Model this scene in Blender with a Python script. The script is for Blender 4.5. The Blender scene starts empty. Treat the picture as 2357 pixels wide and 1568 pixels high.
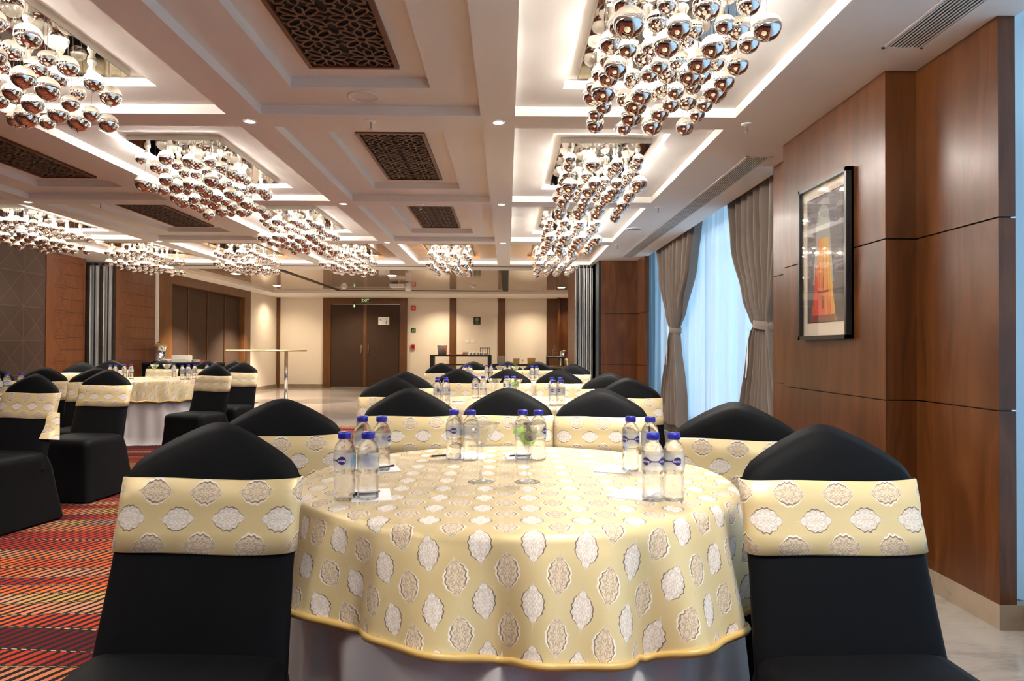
import bpy, bmesh, math, random
from mathutils import Matrix, Vector
PI = math.pi
random.seed(7)
SC = bpy.context.scene
COL = SC.collection
sin, cos = math.sin, math.cos
R = math.radians

# ------------------------------------------------------------------ camera
YAW, PITCH, ROLL, EYE = R(.4), R(.66), R(.25), 1.13
fw = Vector((sin(YAW)*cos(PITCH), cos(YAW)*cos(PITCH), sin(PITCH)))
r0 = Vector((cos(YAW), -sin(YAW), 0)); u0 = r0.cross(fw)
rt = cos(ROLL)*r0 + sin(ROLL)*u0
up = cos(ROLL)*u0 - sin(ROLL)*r0
cd = bpy.data.cameras.new('camera'); cam = bpy.data.objects.new('camera', cd); COL.objects.link(cam)
cd.sensor_width = 36; cd.lens = 1571/2357*36; cd.clip_start = .05; cd.clip_end = 200
M3 = Matrix((rt, up, -fw)).transposed()
cam.matrix_world = Matrix.Translation((0, 0, EYE)) @ M3.to_4x4()
SC.camera = cam

# ------------------------------------------------------------------ world, exposure
w = bpy.data.worlds.new('sky'); SC.world = w; w.use_nodes = True
bg = w.node_tree.nodes['Background']
bg.inputs[0].default_value = (.46, .76, 1.0, 1); bg.inputs[1].default_value = .55
SC.view_settings.view_transform = 'Standard'; SC.view_settings.look = 'None'
SC.view_settings.gamma = 1; SC.view_settings.exposure = 1.84
SC.view_settings.use_curve_mapping = False
try:
    cy = SC.cycles
    cy.caustics_reflective = True; cy.blur_glossy = 1.0; cy.caustics_refractive = False
    cy.sample_clamp_indirect = 8.0
    cy.use_denoising = True
    cy.max_bounces = 8; cy.transparent_max_bounces = 16; cy.diffuse_bounces = 4; cy.adaptive_threshold = .02
    cy.use_light_tree = True
except Exception:
    pass
BULB = 310.0        # radiance of a chandelier bulb
WARM = (1, .945, .86)

# ------------------------------------------------------------------ node helpers
class S:
    """a shader value with arithmetic"""
    def __init__(s, t, k): s.t, s.k = t, k
def _m(t, op, *a, clamp=False):
    n = t.nodes.new('ShaderNodeMath'); n.operation = op; n.use_clamp = clamp
    for i, v in enumerate(a):
        if isinstance(v, S): t.links.new(v.k, n.inputs[i])
        else: n.inputs[i].default_value = v
    return S(t, n.outputs[0])
def _bin(op):
    return lambda a, b: _m(a.t, op, a, b)
def _rbin(op):
    return lambda a, b: _m(a.t, op, b, a)
S.__add__ = _bin('ADD'); S.__radd__ = _rbin('ADD'); S.__sub__ = _bin('SUBTRACT'); S.__rsub__ = _rbin('SUBTRACT')
S.__mul__ = _bin('MULTIPLY'); S.__rmul__ = _rbin('MULTIPLY'); S.__truediv__ = _bin('DIVIDE')
S.__pow__ = _bin('POWER'); S.__lt__ = _bin('LESS_THAN'); S.__gt__ = _bin('GREATER_THAN')
S.abs = lambda a: _m(a.t, 'ABSOLUTE', a)
S.sin = lambda a: _m(a.t, 'SINE', a)
S.cos = lambda a: _m(a.t, 'COSINE', a)
S.floor = lambda a: _m(a.t, 'FLOOR', a)
S.frac = lambda a: _m(a.t, 'FRACT', a)
S.min = _bin('MINIMUM'); S.max = _bin('MAXIMUM')
S.clamp = lambda a: _m(a.t, 'ADD', a, 0.0, clamp=True)
def smooth(v, a, b):
    n = v.t.nodes.new('ShaderNodeMapRange'); n.interpolation_type = 'SMOOTHSTEP'
    v.t.links.new(v.k, n.inputs[0]); n.inputs[1].default_value = a; n.inputs[2].default_value = b
    return S(v.t, n.outputs[0])
def coords(t, kind='Object'):
    n = t.nodes.new('ShaderNodeTexCoord'); s = t.nodes.new('ShaderNodeSeparateXYZ')
    t.links.new(n.outputs[kind], s.inputs[0])
    return [S(t, s.outputs[i]) for i in range(3)]
def comb(t, x, y, z):
    n = t.nodes.new('ShaderNodeCombineXYZ')
    for i, v in enumerate((x, y, z)):
        if isinstance(v, S): t.links.new(v.k, n.inputs[i])
        else: n.inputs[i].default_value = v
    return n.outputs[0]
def noise(t, vec, scale=1, detail=3, rough=.5, dist=0.0):
    n = t.nodes.new('ShaderNodeTexNoise')
    n.inputs['Scale'].default_value = scale; n.inputs['Detail'].default_value = detail
    n.inputs['Roughness'].default_value = rough; n.inputs['Distortion'].default_value = dist
    t.links.new(vec, n.inputs['Vector'])
    return S(t, n.outputs['Fac'])
def white(t, vec):
    n = t.nodes.new('ShaderNodeTexWhiteNoise'); n.noise_dimensions = '3D'; t.links.new(vec, n.inputs['Vector'])
    return S(t, n.outputs['Value'])
def mix(t, f, a, b):
    n = t.nodes.new('ShaderNodeMix'); n.data_type = 'RGBA'
    if isinstance(f, S): t.links.new(f.k, n.inputs[0])
    else: n.inputs[0].default_value = f
    for i, v in ((6, a), (7, b)):
        if isinstance(v, (tuple, list)): n.inputs[i].default_value = (*v[:3], 1)
        else: t.links.new(v, n.inputs[i])
    return n.outputs[2]
def ramp(t, f, stops, interp='LINEAR'):
    n = t.nodes.new('ShaderNodeValToRGB'); n.color_ramp.interpolation = interp
    e = n.color_ramp.elements
    while len(e) < len(stops): e.new(.5)
    for q, (p, c) in zip(e, stops): q.position = p; q.color = (*c, 1)
    t.links.new(f.k, n.inputs[0]); return n.outputs[0]
def bump(t, h, strength=.3, dist=.01):
    n = t.nodes.new('ShaderNodeBump'); n.inputs['Strength'].default_value = strength
    n.inputs['Distance'].default_value = dist; t.links.new(h.k, n.inputs['Height']); return n.outputs[0]

MATS = {}
def base(name, color=(.8, .8, .8), rough=.5, metal=0, spec=.5, **kw):
    m = bpy.data.materials.new(name); m.use_nodes = True; MATS[name] = m
    b = m.node_tree.nodes['Principled BSDF']
    b.inputs['Base Color'].default_value = (*color, 1); b.inputs['Roughness'].default_value = rough
    b.inputs['Metallic'].default_value = metal; b.inputs['Specular IOR Level'].default_value = spec
    for k, v in kw.items():
        b.inputs[k.replace('_', ' ')].default_value = v
    m.diffuse_color = (*color, 1)
    return m
def tb(m): return m.node_tree, m.node_tree.nodes['Principled BSDF']
def setc(m, out, inp='Base Color'):
    t, b = tb(m); t.links.new(out, b.inputs[inp])
def emit(name, color, s):
    m = base(name, color); t, b = tb(m)
    b.inputs['Emission Color'].default_value = (*color, 1); b.inputs['Emission Strength'].default_value = s
    return m

# ------------------------------------------------------------------ materials
base('paint', (.82, .80, .775), .75, spec=.2)
base('wall_beige', (.74, .655, .555), .75, spec=.2)
base('void', (.006, .006, .007), .7)
base('chrome', (.82, .82, .84), .12, 1)
base('steel', (.62, .62, .63), .28, 1)
base('black_metal', (.015, .014, .014), .45)
base('black_plastic', (.012, .012, .013), .35)
base('white_plastic', (.78, .77, .75), .4)
base('paper', (.86, .84, .84), .8, spec=.2)
base('aluminium', (.72, .72, .72), .35, .6)
base('rubber', (.02, .02, .022), .7)
base('red', (.55, .03, .025), .4)
base('orange', (.75, .18, .03), .4)
base('green_dark', (.012, .028, .014), .5)
base('green_bright', (.38, .62, .20), .5)
base('frame_black', (.008, .008, .009), .3)
base('mat_board', (.80, .72, .60), .8)
base('cap_blue', (.010, .014, .33), .35)
base('logo_purple', (.035, .022, .17), .45)
base('logo_teal', (.05, .38, .62), .45)
base('label_grey', (.42, .42, .60), .5)
base('candy_green', (.38, .80, .03), .3, Coat_Weight=.6)
base('candy_grey', (.22, .20, .15), .25, .5)
base('gold', (.62, .42, .14), .3, .6)
base('china', (.85, .82, .76), .25)
base('grille_bronze', (.16, .075, .035), .45)
base('lamp_white', (.85, .78, .66), .35)
base('gray_box', (.42, .38, .32), .4, .3)
base('mirror_plate', (.42, .40, .38), .04, 1)
base('ribbon', (.80, .80, .82), .5)
emit('bulb', WARM, BULB)
emit('downlight', (1, .9, .75), 18)
emit('sign_glow', (.62, .85, .42), .25)

def wood(name, c1, c2, c3, rough=.28, sc=1.0):
    m = base(name, c2, rough, spec=.4); t, b = tb(m)
    x, y, z = coords(t)
    h = x + y
    warp = noise(t, comb(t, h*2.2, h*0, z*.55), 1.6, 2)
    g = noise(t, comb(t, h*14*sc + warp*4, x*0, z*.7), 2.2, 5, .6)
    fine = noise(t, comb(t, h*170, z*0, z*3.5), 1, 2, .7)
    rings = ((h*22*sc + warp*26).sin()*.5 + .5)
    f = (g*.75 + rings*.14 + fine*.2).clamp()
    setc(m, ramp(t, f, [(.30, c1), (.52, c2), (.78, c3)]))
    b.inputs['Coat Weight'].default_value = .1; b.inputs['Coat Roughness'].default_value = .22
    rr = noise(t, comb(t, h*30, x*0, z*1.5), 1, 3)
    t.links.new((rr*.16 + (rough-.08)).k, b.inputs['Roughness'])
    return m
wood('veneer', (.050, .0145, .003), (.085, .0255, .005), (.135, .046, .012), .34, .55)
wood('veneer_red', (.095, .027, .008), (.125, .038, .011), (.15, .050, .016), .40, .6)
wood('door_frame', (.085, .032, .008), (.12, .045, .011), (.15, .06, .016), .4, .6)
wood('bronze_ceiling', (.24, .12, .05), (.30, .155, .065), (.36, .19, .08), .22, .3)
wood('table_oak', (.30, .20, .10), (.38, .27, .14), (.46, .34, .2), .4)

def marble(name, tint, rough):
    m = base(name, tint, rough); t, b = tb(m)
    x, y, z = coords(t)
    n1 = noise(t, comb(t, x*1.5, y*3, z*2), 1.8, 6, .6, 1.2)
    n2 = noise(t, comb(t, x, y*4, z), 14, 4, .6, .4)
    d = [c*.72 for c in tint]; l = [min(1, c*1.12) for c in tint]
    setc(m, ramp(t, (n1*.7 + n2*.3), [(.35, d), (.5, tint), (.7, l)]))
    return m
marble('marble', (.245, .212, .185), .09)
marble('marble_skirting', (.29, .22, .155), .3)

# lacquered ceiling of the rear room
m = base('lacquer', (.42, .33, .25), .06, spec=.7); t, b = tb(m)
x, y, z = coords(t)
g1 = ((x*.42 + 10.13).frac() - .5).abs() < .0025
g2 = ((y*.30 + 10.37).frac() - .5).abs() < .0015
g3 = noise(t, comb(t, x*1.2, y*.5, z), 3, 2)
setc(m, mix(t, g1.max(g2), ramp(t, g3, [(.3, (.37, .29, .22)), (.7, (.46, .36, .28))]), (.05, .04, .03)))

# black stretch cover, satin white cloth, taupe drape
m = base('black_cover', (.0024, .0025, .0034), .62, spec=.10, Sheen_Weight=.02, Sheen_Roughness=.4); t, b = tb(m)
x, y, z = coords(t); n = noise(t, comb(t, x, y, z), 240, 2)
t.links.new(bump(t, n, .12, .002), b.inputs['Normal'])
base('white_satin', (.55, .53, .54), .38, spec=.45, Sheen_Weight=.3)
m = base('taupe', (.185, .145, .118), .62, spec=.3, Sheen_Weight=.3); t, b = tb(m)
x, y, z = coords(t); n = noise(t, comb(t, x*300, y*300, z*12), 1, 2)
t.links.new(bump(t, n, .15, .002), b.inputs['Normal'])
base('lining', (.07, .05, .035), .8)

# brocade : medallions on a staggered lattice, long axis along V
def brocade(name, swap, rough=.33, metal=.2):
    m = base(name, (.66, .55, .33), rough, metal, spec=.5, Sheen_Weight=.1); t, b = tb(m)
    u, v, _ = coords(t, 'UV')
    if swap: u, v = v, u
    P = .116
    wob = noise(t, comb(t, u, v, 0), 90, 3) * .007 - .0035
    def med(ou, ov):
        fu = ((u/P + ou).frac() - .5)*P; fv = ((v/P + ov).frac() - .5)*P
        a = (fu.abs() + wob)/.0265; c = (fv.abs() + wob*.5)/.0450
        cc_ = c.min(1.0)
        g = ((cc_**1.32)*PI).cos()*.5 + .5
        lobes = (c*21.0).cos()*.045
        return a/(g + .004) + lobes + (c > .97)*6.0, fu, fv
    dA, au, av = med(100.0, 100.0); dB, bu, bv = med(100.5, 100.5)
    def lace(fu, fv, sc):
        n1 = noise(t, comb(t, fu.abs(), fv.abs(), 0), sc, 3, .7)
        rr = ((fu*fu*1.6 + fv*fv)**.5); an = _m(t, 'ARCTAN2', fu.abs(), fv.abs())
        pet = ((rr*330 + (an*8).cos()*1.6).sin()*.5 + .5)
        ve = (fu.abs() < .0008)*(fv.abs() < .018)
        return smooth(n1 + pet*.13 + ve*.12, .44, .68)
    gold = ramp(t, noise(t, comb(t, u, v, 0), 3, 2), [(.3, (.60, .475, .245)), (.7, (.65, .52, .285))])
    A = mix(t, lace(au, av, 260)*.8, (.76, .70, .64), (.52, .44, .37))
    B = mix(t, lace(bu, bv, 300), (.40, .315, .235), (.70, .58, .42))
    c = mix(t, dA < 1.0, gold, (.19, .14, .11)); c = mix(t, dA < .88, c, A)
    c = mix(t, dB < 1.08, c, (.78, .71, .62)); c = mix(t, dB < .92, c, (.24, .17, .13)); c = mix(t, dB < .80, c, B)
    setc(m, c)
    inside = (dA < .95).max(dB < 1.0)
    t.links.new((inside*.32 + rough).k, b.inputs['Roughness'])
    nn = noise(t, comb(t, u, v, 0), 420, 2)
    t.links.new(bump(t, nn*inside, .25, .002), b.inputs['Normal'])
    return m
brocade('brocade', False, .42, .28); brocade('brocade_sash', True, .42, .2)
base('piping', (.50, .33, .10), .4)

# carpet : wavy bands filled with slanted coloured dashes on black
m = base('carpet', (.2, .05, .03), .95, spec=.1); t, b = tb(m)
x, y, z = coords(t)
wav = noise(t, comb(t, x*.30, y*.75, 0), 1.0, 2)
yy = y*6.8 + wav*6.0
k = yy.floor(); f = yy.frac()
hk = white(t, comb(t, k, 0, 3))
dens = 21.0
sx = (x*dens - y*dens*.44 + hk*3)
stripe = (sx.frac() - .5).abs()
wid = .265 + (white(t, comb(t, k, sx.floor(), 1)) - .5)*.08
on = (stripe < wid) * ((f - .5).abs() < .44)
cn = (noise(t, comb(t, x*1.1 + hk*9, k*.71, hk*5), 1.0, 1.5)*1.7 - .50 + (hk-.5)*.85).clamp()
colr = ramp(t, cn, [(0, (.065, .004, .006)), (.22, (.17, .010, .008)), (.42, (.26, .026, .010)), (.62, (.34, .075, .015)),
                    (.80, (.30, .15, .085)), (.92, (.28, .17, .035)), (1, (.20, .105, .09))])
dash = ((x*26 + hk*7).frac() > .45) * ((f - .5).abs() > .475)
c = mix(t, on, (.010, .007, .008), colr); c = mix(t, dash, c, (.28, .21, .12))
setc(m, c)
nn = noise(t, comb(t, x, y, z), 350, 2)
t.links.new(bump(t, nn + on*.6, .4, .003), b.inputs['Normal'])

# upholstered wall panel with triangle lines (on an x = const wall : use y, z)
def triangle_panel(name, axis, k=1.0):
    m = base(name, (.11, .06, .038), .75, spec=.25); t, b = tb(m)
    x, y, z = coords(t)
    h = (y if axis == 'y' else x)
    a = (h - .53)/.49; c = (z - .265)/.47
    fa = a.frac(); fc = c.frac()
    T = .010
    line = (((fa - .5).abs() > .5 - T).max((fc - .5).abs() > .5 - T)).max(((fa - fc).abs() < T*1.4).max((fa + fc - 1).abs() < T*1.4))
    low = ((fc < fa) * (fc < (1 - fa))); lef = ((fa < fc) * (fa < (1 - fc)))
    rnd = white(t, comb(t, a.floor(), c.floor(), 2))
    hatch = low * ((z*75).frac() < .35) + lef * (rnd > .45) * ((h*75).frac() < .35)
    cc = mix(t, (hatch*.45*k).clamp(), (.050, .027, .017), (.085, .050, .030))
    cc = mix(t, line*.45*k, cc, (.13, .075, .042))
    setc(m, cc); return m
triangle_panel('fabric_panel', 'y'); triangle_panel('door_fabric', 'y', .35); triangle_panel('door_fabric_x', 'x', .25)

# routed wood panel : diamonds with petals and horizontal grooves
def cnc(name, y0, flip=1):
    m = wood(name, (.095, .027, .008), (.125, .038, .011), (.15, .050, .016), .42, .6); t, b = tb(m)
    x, y, z = coords(t)
    src = b.inputs['Base Color'].links[0].from_socket
    hh = (y - y0)*flip
    fz = ((z/.375 + .12).frac() - .5)*.375
    px = hh - .27
    d = px.abs()/.17 + fz.abs()/.1875
    ring = (d - .96).abs() < .035
    ang = _m(t, 'ARCTAN2', fz, px); rr = (px*px + fz*fz)**.5
    pet = ((rr - (ang*4).cos().abs()*.125).abs() < .007) * (d < .95)
    cen = ((fz.abs() - .020).abs() < .005) * (px.abs() < .11)
    g1 = (fz.abs() < .006) * (px > .17); g2 = (fz.abs() > .1815) * (px > 0)
    gr = ring.max(pet).max(cen).max(g1).max(g2)
    setc(m, mix(t, gr*.9, src, (.035, .010, .004)))
    return m
cnc('routed_wood_a', 9.85); cnc('routed_wood_b', 0); cnc('routed_wood_c', 1.24, -1)

# thin glass family: transparent mixed with a clear coat reflection
def thin_glass(name, tint, gl=.12, refr=0.0, ior=1.33, opaque=None):
    m = base(name, tint, .02); t, b = tb(m); out = t.nodes['Material Output']
    tr = t.nodes.new('ShaderNodeBsdfTransparent'); tr.inputs[0].default_value = (*tint, 1)
    gs = t.nodes.new('ShaderNodeBsdfGlossy'); gs.inputs['Roughness'].default_value = .02
    lw = t.nodes.new('ShaderNodeLayerWeight'); lw.inputs[0].default_value = .25
    fac = ((S(t, lw.outputs['Facing'])**2.2)*.8 + gl).clamp()
    m1 = t.nodes.new('ShaderNodeMixShader'); t.links.new(fac.k, m1.inputs[0])
    t.links.new(tr.outputs[0], m1.inputs[1]); t.links.new(gs.outputs[0], m1.inputs[2])
    last = m1.outputs[0]
    if refr:
        g = t.nodes.new('ShaderNodeBsdfGlass'); g.inputs['IOR'].default_value = ior; g.inputs['Roughness'].default_value = .0
        g.inputs[0].default_value = (*tint, 1)
        m2 = t.nodes.new('ShaderNodeMixShader'); m2.inputs[0].default_value = refr
        t.links.new(last, m2.inputs[1]); t.links.new(g.outputs[0], m2.inputs[2]); last = m2.outputs[0]
    if opaque:
        df = t.nodes.new('ShaderNodeBsdfDiffuse'); df.inputs[0].default_value = (*opaque[0], 1)
        m3 = t.nodes.new('ShaderNodeMixShader'); m3.inputs[0].default_value = opaque[1]
        t.links.new(last, m3.inputs[1]); t.links.new(df.outputs[0], m3.inputs[2]); last = m3.outputs[0]
    t.links.new(last, out.inputs[0]); return m
thin_glass('glass', (.95, .965, .975), .13)
thin_glass('window_glass', (.93, .97, 1), .03)
thin_glass('water_bottle_plastic', (.985, .99, 1.0), .04, .62, 1.31)
thin_glass('bottle_label', (.96, .98, 1), .03, 0, 1.3, ((.86, .88, .92), .30))
thin_glass('picture_glass', (.98, .98, .98), .06)

# blown ball: silvered lower half, pearly clear upper half (object coords)
m = base('ball', (.9, .88, .85), .05, 1); t, b = tb(m); out = t.nodes['Material Output']
x, y, z = coords(t)
oi = t.nodes.new('ShaderNodeObjectInfo')
rnd = S(t, oi.outputs['Random'])
b.inputs['Base Color'].default_value = (.80, .77, .75, 1); b.inputs['Roughness'].default_value = .035
tr = t.nodes.new('ShaderNodeBsdfTransparent'); tr.inputs[0].default_value = (1, .97, .93, 1)
gs = t.nodes.new('ShaderNodeBsdfGlossy'); gs.inputs['Roughness'].default_value = .06; gs.inputs[0].default_value = (1, .97, .93, 1)
df = t.nodes.new('ShaderNodeBsdfTranslucent'); df.inputs[0].default_value = (1, .93, .82, 1)
lw = t.nodes.new('ShaderNodeLayerWeight'); lw.inputs[0].default_value = .45
m1 = t.nodes.new('ShaderNodeMixShader'); t.links.new((S(t, lw.outputs['Facing'])*.6 + .25).clamp().k, m1.inputs[0])
t.links.new(tr.outputs[0], m1.inputs[1]); t.links.new(gs.outputs[0], m1.inputs[2])
m0 = t.nodes.new('ShaderNodeMixShader'); m0.inputs[0].default_value = .28
t.links.new(m1.outputs[0], m0.inputs[1]); t.links.new(df.outputs[0], m0.inputs[2])
m2 = t.nodes.new('ShaderNodeMixShader')
lim = smooth(z + (rnd - .5)*.1, .02, .12)
t.links.new(lim.k, m2.inputs[0]); t.links.new(b.outputs[0], m2.inputs[1]); t.links.new(m0.outputs[0], m2.inputs[2])
t.links.new(m2.outputs[0], out.inputs[0])

# sheer curtain
m = base('sheer', (.85, .9, 1), .8); t, b = tb(m); out = t.nodes['Material Output']
tr = t.nodes.new('ShaderNodeBsdfTransparent'); tr.inputs[0].default_value = (1, 1, 1, 1)
tl = t.nodes.new('ShaderNodeBsdfTranslucent'); tl.inputs[0].default_value = (.86, .92, .98, 1)
df = t.nodes.new('ShaderNodeBsdfDiffuse'); df.inputs[0].default_value = (.80, .83, .88, 1)
m1 = t.nodes.new('ShaderNodeMixShader'); m1.inputs[0].default_value = .35
t.links.new(tl.outputs[0], m1.inputs[1]); t.links.new(df.outputs[0], m1.inputs[2])
m2 = t.nodes.new('ShaderNodeMixShader'); m2.inputs[0].default_value = .30
t.links.new(m1.outputs[0], m2.inputs[1]); t.links.new(tr.outputs[0], m2.inputs[2])
t.links.new(m2.outputs[0], out.inputs[0])

# picture print: grey field, dark streaks, a pale bulb and a flame-coloured tower (u across, v up)
m = base('print', (.3, .3, .3), .6); t, b = tb(m)
u, v, _ = coords(t, 'UV')
n1 = noise(t, comb(t, u*4, v*2, 0), 2, 4); n2 = noise(t, comb(t, u*22, v*2.2, 0), 1.5, 4)
bgc = ramp(t, (v + (n1 - .5)*.35), [(.1, (.09, .085, .095)), (.55, (.17, .16, .175)), (.95, (.20, .19, .21))])
bgc = mix(t, smooth(n2, .55, .7)*.5, bgc, (.045, .045, .055))
cu = (u - .46).abs()
pale = ((cu/.20)**2 + ((v - .76)/.17)**2) < (1.0 + (n1 - .5)*.6)
neck = (cu < (.30 - (v - .3)*.26)) * (v < .78) * (v > .3)
c = mix(t, pale.max(neck), bgc, (.40, .42, .40))
tower = (cu + (n2 - .5)*.16) < (.36 - (v*.33))
flame = ramp(t, (n2*.6 + v*.30 + (u - .4)*.5), [(.16, (.55, .05, .03)), (.36, (.72, .10, .05)), (.50, (.75, .38, .07)), (.66, (.80, .62, .14))])
c = mix(t, tower * (v < .66), c, flame)
dk = ((cu < .035) * (v > .10) * (v < .20)).max((v < .05) * (cu < .33)).max(((v - .235).abs() < .008) * (cu < .16)).max((cu < .012) * (v > .24) * (v < .36))
setc(m, mix(t, dk*.8, c, (.10, .03, .025)))

# ------------------------------------------------------------------ mesh helpers
class MB:
    def __init__(s): s.v, s.f, s.uv, s.mi, s.sm = [], [], {}, [], []
    def quad(s, a, b, c, d, uvs=None, mi=0, sm=False):
        i = len(s.v); s.v += [a, b, c, d]; s.f.append((i, i+1, i+2, i+3)); s.mi.append(mi); s.sm.append(sm)
        if uvs: s.uv[len(s.f)-1] = uvs
        return s
    def poly(s, pts, mi=0):
        i = len(s.v); s.v += list(pts); s.f.append(tuple(range(i, i+len(pts)))); s.mi.append(mi); s.sm.append(False); return s
    def box(s, x0, x1, y0, y1, z0, z1, mi=0):
        i = len(s.v)
        s.v += [(x0,y0,z0),(x1,y0,z0),(x1,y1,z0),(x0,y1,z0),(x0,y0,z1),(x1,y0,z1),(x1,y1,z1),(x0,y1,z1)]
        for q in ((0,3,2,1),(4,5,6,7),(0,1,5,4),(1,2,6,5),(2,3,7,6),(3,0,4,7)):
            s.f.append(tuple(i+k for k in q)); s.mi.append(mi); s.sm.append(False)
        return s
    def rings(s, rings, closed=True, cap0=False, cap1=False, uv=None, mi=0, sm=True):
        """rings: list of equal-length point lists; uv(i,j)->(u,v)"""
        n = len(rings[0]); i0 = len(s.v)
        for r in rings: s.v += list(r)
        m = n if closed else n-1
        for i in range(len(rings)-1):
            for j in range(m):
                k = (j+1) % n
                s.f.append((i0+i*n+j, i0+i*n+k, i0+(i+1)*n+k, i0+(i+1)*n+j)); s.mi.append(mi); s.sm.append(sm)
                if uv: s.uv[len(s.f)-1] = [uv(i, j), uv(i, j+1), uv(i+1, j+1), uv(i+1, j)]
        if cap0: s.f.append(tuple(i0+j for j in reversed(range(n)))); s.mi.append(mi); s.sm.append(False)
        if cap1: s.f.append(tuple(i0+(len(rings)-1)*n+j for j in range(n))); s.mi.append(mi); s.sm.append(False)
        return s
    def lathe(s, prof, seg=20, c=(0,0,0), cap0=True, cap1=True, mi=0):
        rs = [[(c[0]+r*cos(2*PI*j/seg), c[1]+r*sin(2*PI*j/seg), c[2]+z) for j in range(seg)] for r, z in prof]
        return s.rings(rs, cap0=cap0, cap1=cap1, mi=mi)
    def tube(s, pts, r, seg=6, mi=0):
        pts = [Vector(p) for p in pts]; rs = []
        for i, p in enumerate(pts):
            d = (pts[min(i+1, len(pts)-1)] - pts[max(i-1, 0)]).normalized()
            a = Vector((0,0,1)) if abs(d.z) < .9 else Vector((1,0,0))
            e = d.cross(a).normalized(); g = d.cross(e)
            rs.append([tuple(p + e*r*cos(2*PI*j/seg) + g*r*sin(2*PI*j/seg)) for j in range(seg)])
        return s.rings(rs, cap0=True, cap1=True, mi=mi)
    def strip(s, pts, wd, z0, z1, closed=False):
        """flat ribbon along 2-D polyline, extruded z0..z1"""
        n = len(pts); L, Rr = [], []
        for i in range(n):
            a = Vector(pts[(i-1) % n] if closed or i else pts[0]); c = Vector(pts[(i+1) % n] if closed or i < n-1 else pts[-1])
            d = (c-a).normalized(); nn = Vector((-d.y, d.x))*wd/2; p = Vector(pts[i]); L.append(p+nn); Rr.append(p-nn)
        for i in range(n if closed else n-1):
            k = (i+1) % n
            a, b_, c, d = L[i], L[k], Rr[k], Rr[i]
            s.quad((*d, z0), (*c, z0), (*b_, z0), (*a, z0))
            s.quad((*a, z0), (*b_, z0), (*b_, z1), (*a, z1)); s.quad((*c, z0), (*d, z0), (*d, z1), (*c, z1))
        return s
    def mesh(s, name, mats, weld=False):
        me = bpy.data.meshes.new(name); me.from_pydata([tuple(p) for p in s.v], [], s.f)
        for m in (mats if isinstance(mats, (list, tuple)) else [mats]): me.materials.append(MATS[m])
        for p, mi, sm in zip(me.polygons, s.mi, s.sm): p.material_index = mi; p.use_smooth = sm
        if s.uv:
            ul = me.uv_layers.new(name='UVMap')
            for fi, uvs in s.uv.items():
                p = me.polygons[fi]
                for li, q in zip(p.loop_indices, uvs): ul.data[li].uv = q
        if weld:
            bm = bmesh.new(); bm.from_mesh(me); bmesh.ops.remove_doubles(bm, verts=bm.verts, dist=1e-5)
            bmesh.ops.recalc_face_normals(bm, faces=bm.faces); bm.to_mesh(me); bm.free()
        me.update(); return me
    def build(s, name, mats, parent=None, loc=(0,0,0), weld=False):
        o = bpy.data.objects.new(name, s.mesh(name, mats, weld)); COL.objects.link(o)
        o.location = loc
        if parent: o.parent = parent
        return o
def tag(o, label=None, cat=None, group=None, kind=None):
    if label: o['label'] = label
    if cat: o['category'] = cat
    if group: o['group'] = group
    if kind: o['kind'] = kind
    return o
def thing(name, label, cat, loc=(0,0,0), rz=0, group=None):
    o = bpy.data.objects.new(name, None); COL.objects.link(o); o.location = loc; o.rotation_euler = (0,0,rz)
    o.empty_display_size = .1
    return tag(o, label, cat, group)
def copy_tree(o, parent=None):
    c = o.copy(); COL.objects.link(c)
    if parent: c.parent = parent
    for ch in list(o.children): copy_tree(ch, c)
    return c
def place(o, loc, rz=0, label=None, group=None):
    o.location = loc; o.rotation_euler = (0,0,rz)
    if label: o['label'] = label
    if group: o['group'] = group
    return o
def struct(o): o['kind'] = 'structure'; return o
def rrect(hx, y0, y1, r, z, n=5):
    pts = []
    for cx, cyy, a0 in ((hx-r, y1-r, 0), (-hx+r, y1-r, 90), (-hx+r, y0+r, 180), (hx-r, y0+r, 270)):
        for k in range(n+1):
            a = R(a0 + 90*k/n); pts.append((cx + r*cos(a), cyy + r*sin(a), z))
    return pts
def text_mesh(body, size, name='lettering'):
    cu = bpy.data.curves.new(name, 'FONT'); cu.body = body; cu.size = size; cu.align_x = 'CENTER'; cu.align_y = 'CENTER'
    cu.resolution_u = 2; cu.extrude = 0
    ob = bpy.data.objects.new(name, cu); COL.objects.link(ob)
    bpy.context.view_layer.update()
    me = bpy.data.meshes.new_from_object(ob.evaluated_get(bpy.context.evaluated_depsgraph_get()))
    bpy.data.objects.remove(ob); me.name = name; me.materials.clear()
    return me

# ================================================================== SETTING
ZC, Z1, Z2 = 2.497, 2.553, 2.608
XB = [(-5.945, -4.655), (-4.45, -3.155), (-2.95, -1.655), (-1.45, -.163), (.04, 1.34)]   # coffer openings in x
YB = [(-5.27+.4, -3.12), (-2.89, -.74), (-.52, 1.63), (1.85, 4.0), (4.22, 6.36), (6.58, 8.72), (8.97, 11.11)]
KIND = {(0,0):'g', (0,1):'g'}
def coffer_kind(i, j):   # column, row : chandelier or grille
    if j == 6: return 'c'
    return 'c' if i in (0, 2, 4) else 'g'
XL, XR, YN = -6.6, 2.0, -5.0

# floor, carpet
struct(MB().box(-7.4, 3.2, YN, 19.6, -.12, 0).build('floor', 'marble'))
cp = MB()
cp.box(-6.35, 1.5, YN+.05, 9.78, .0005, .009)
tag(cp.build('carpet', 'carpet'), 'red, orange and tan carpet of slanted dashes on black, under the banquet tables', 'carpet')

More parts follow.
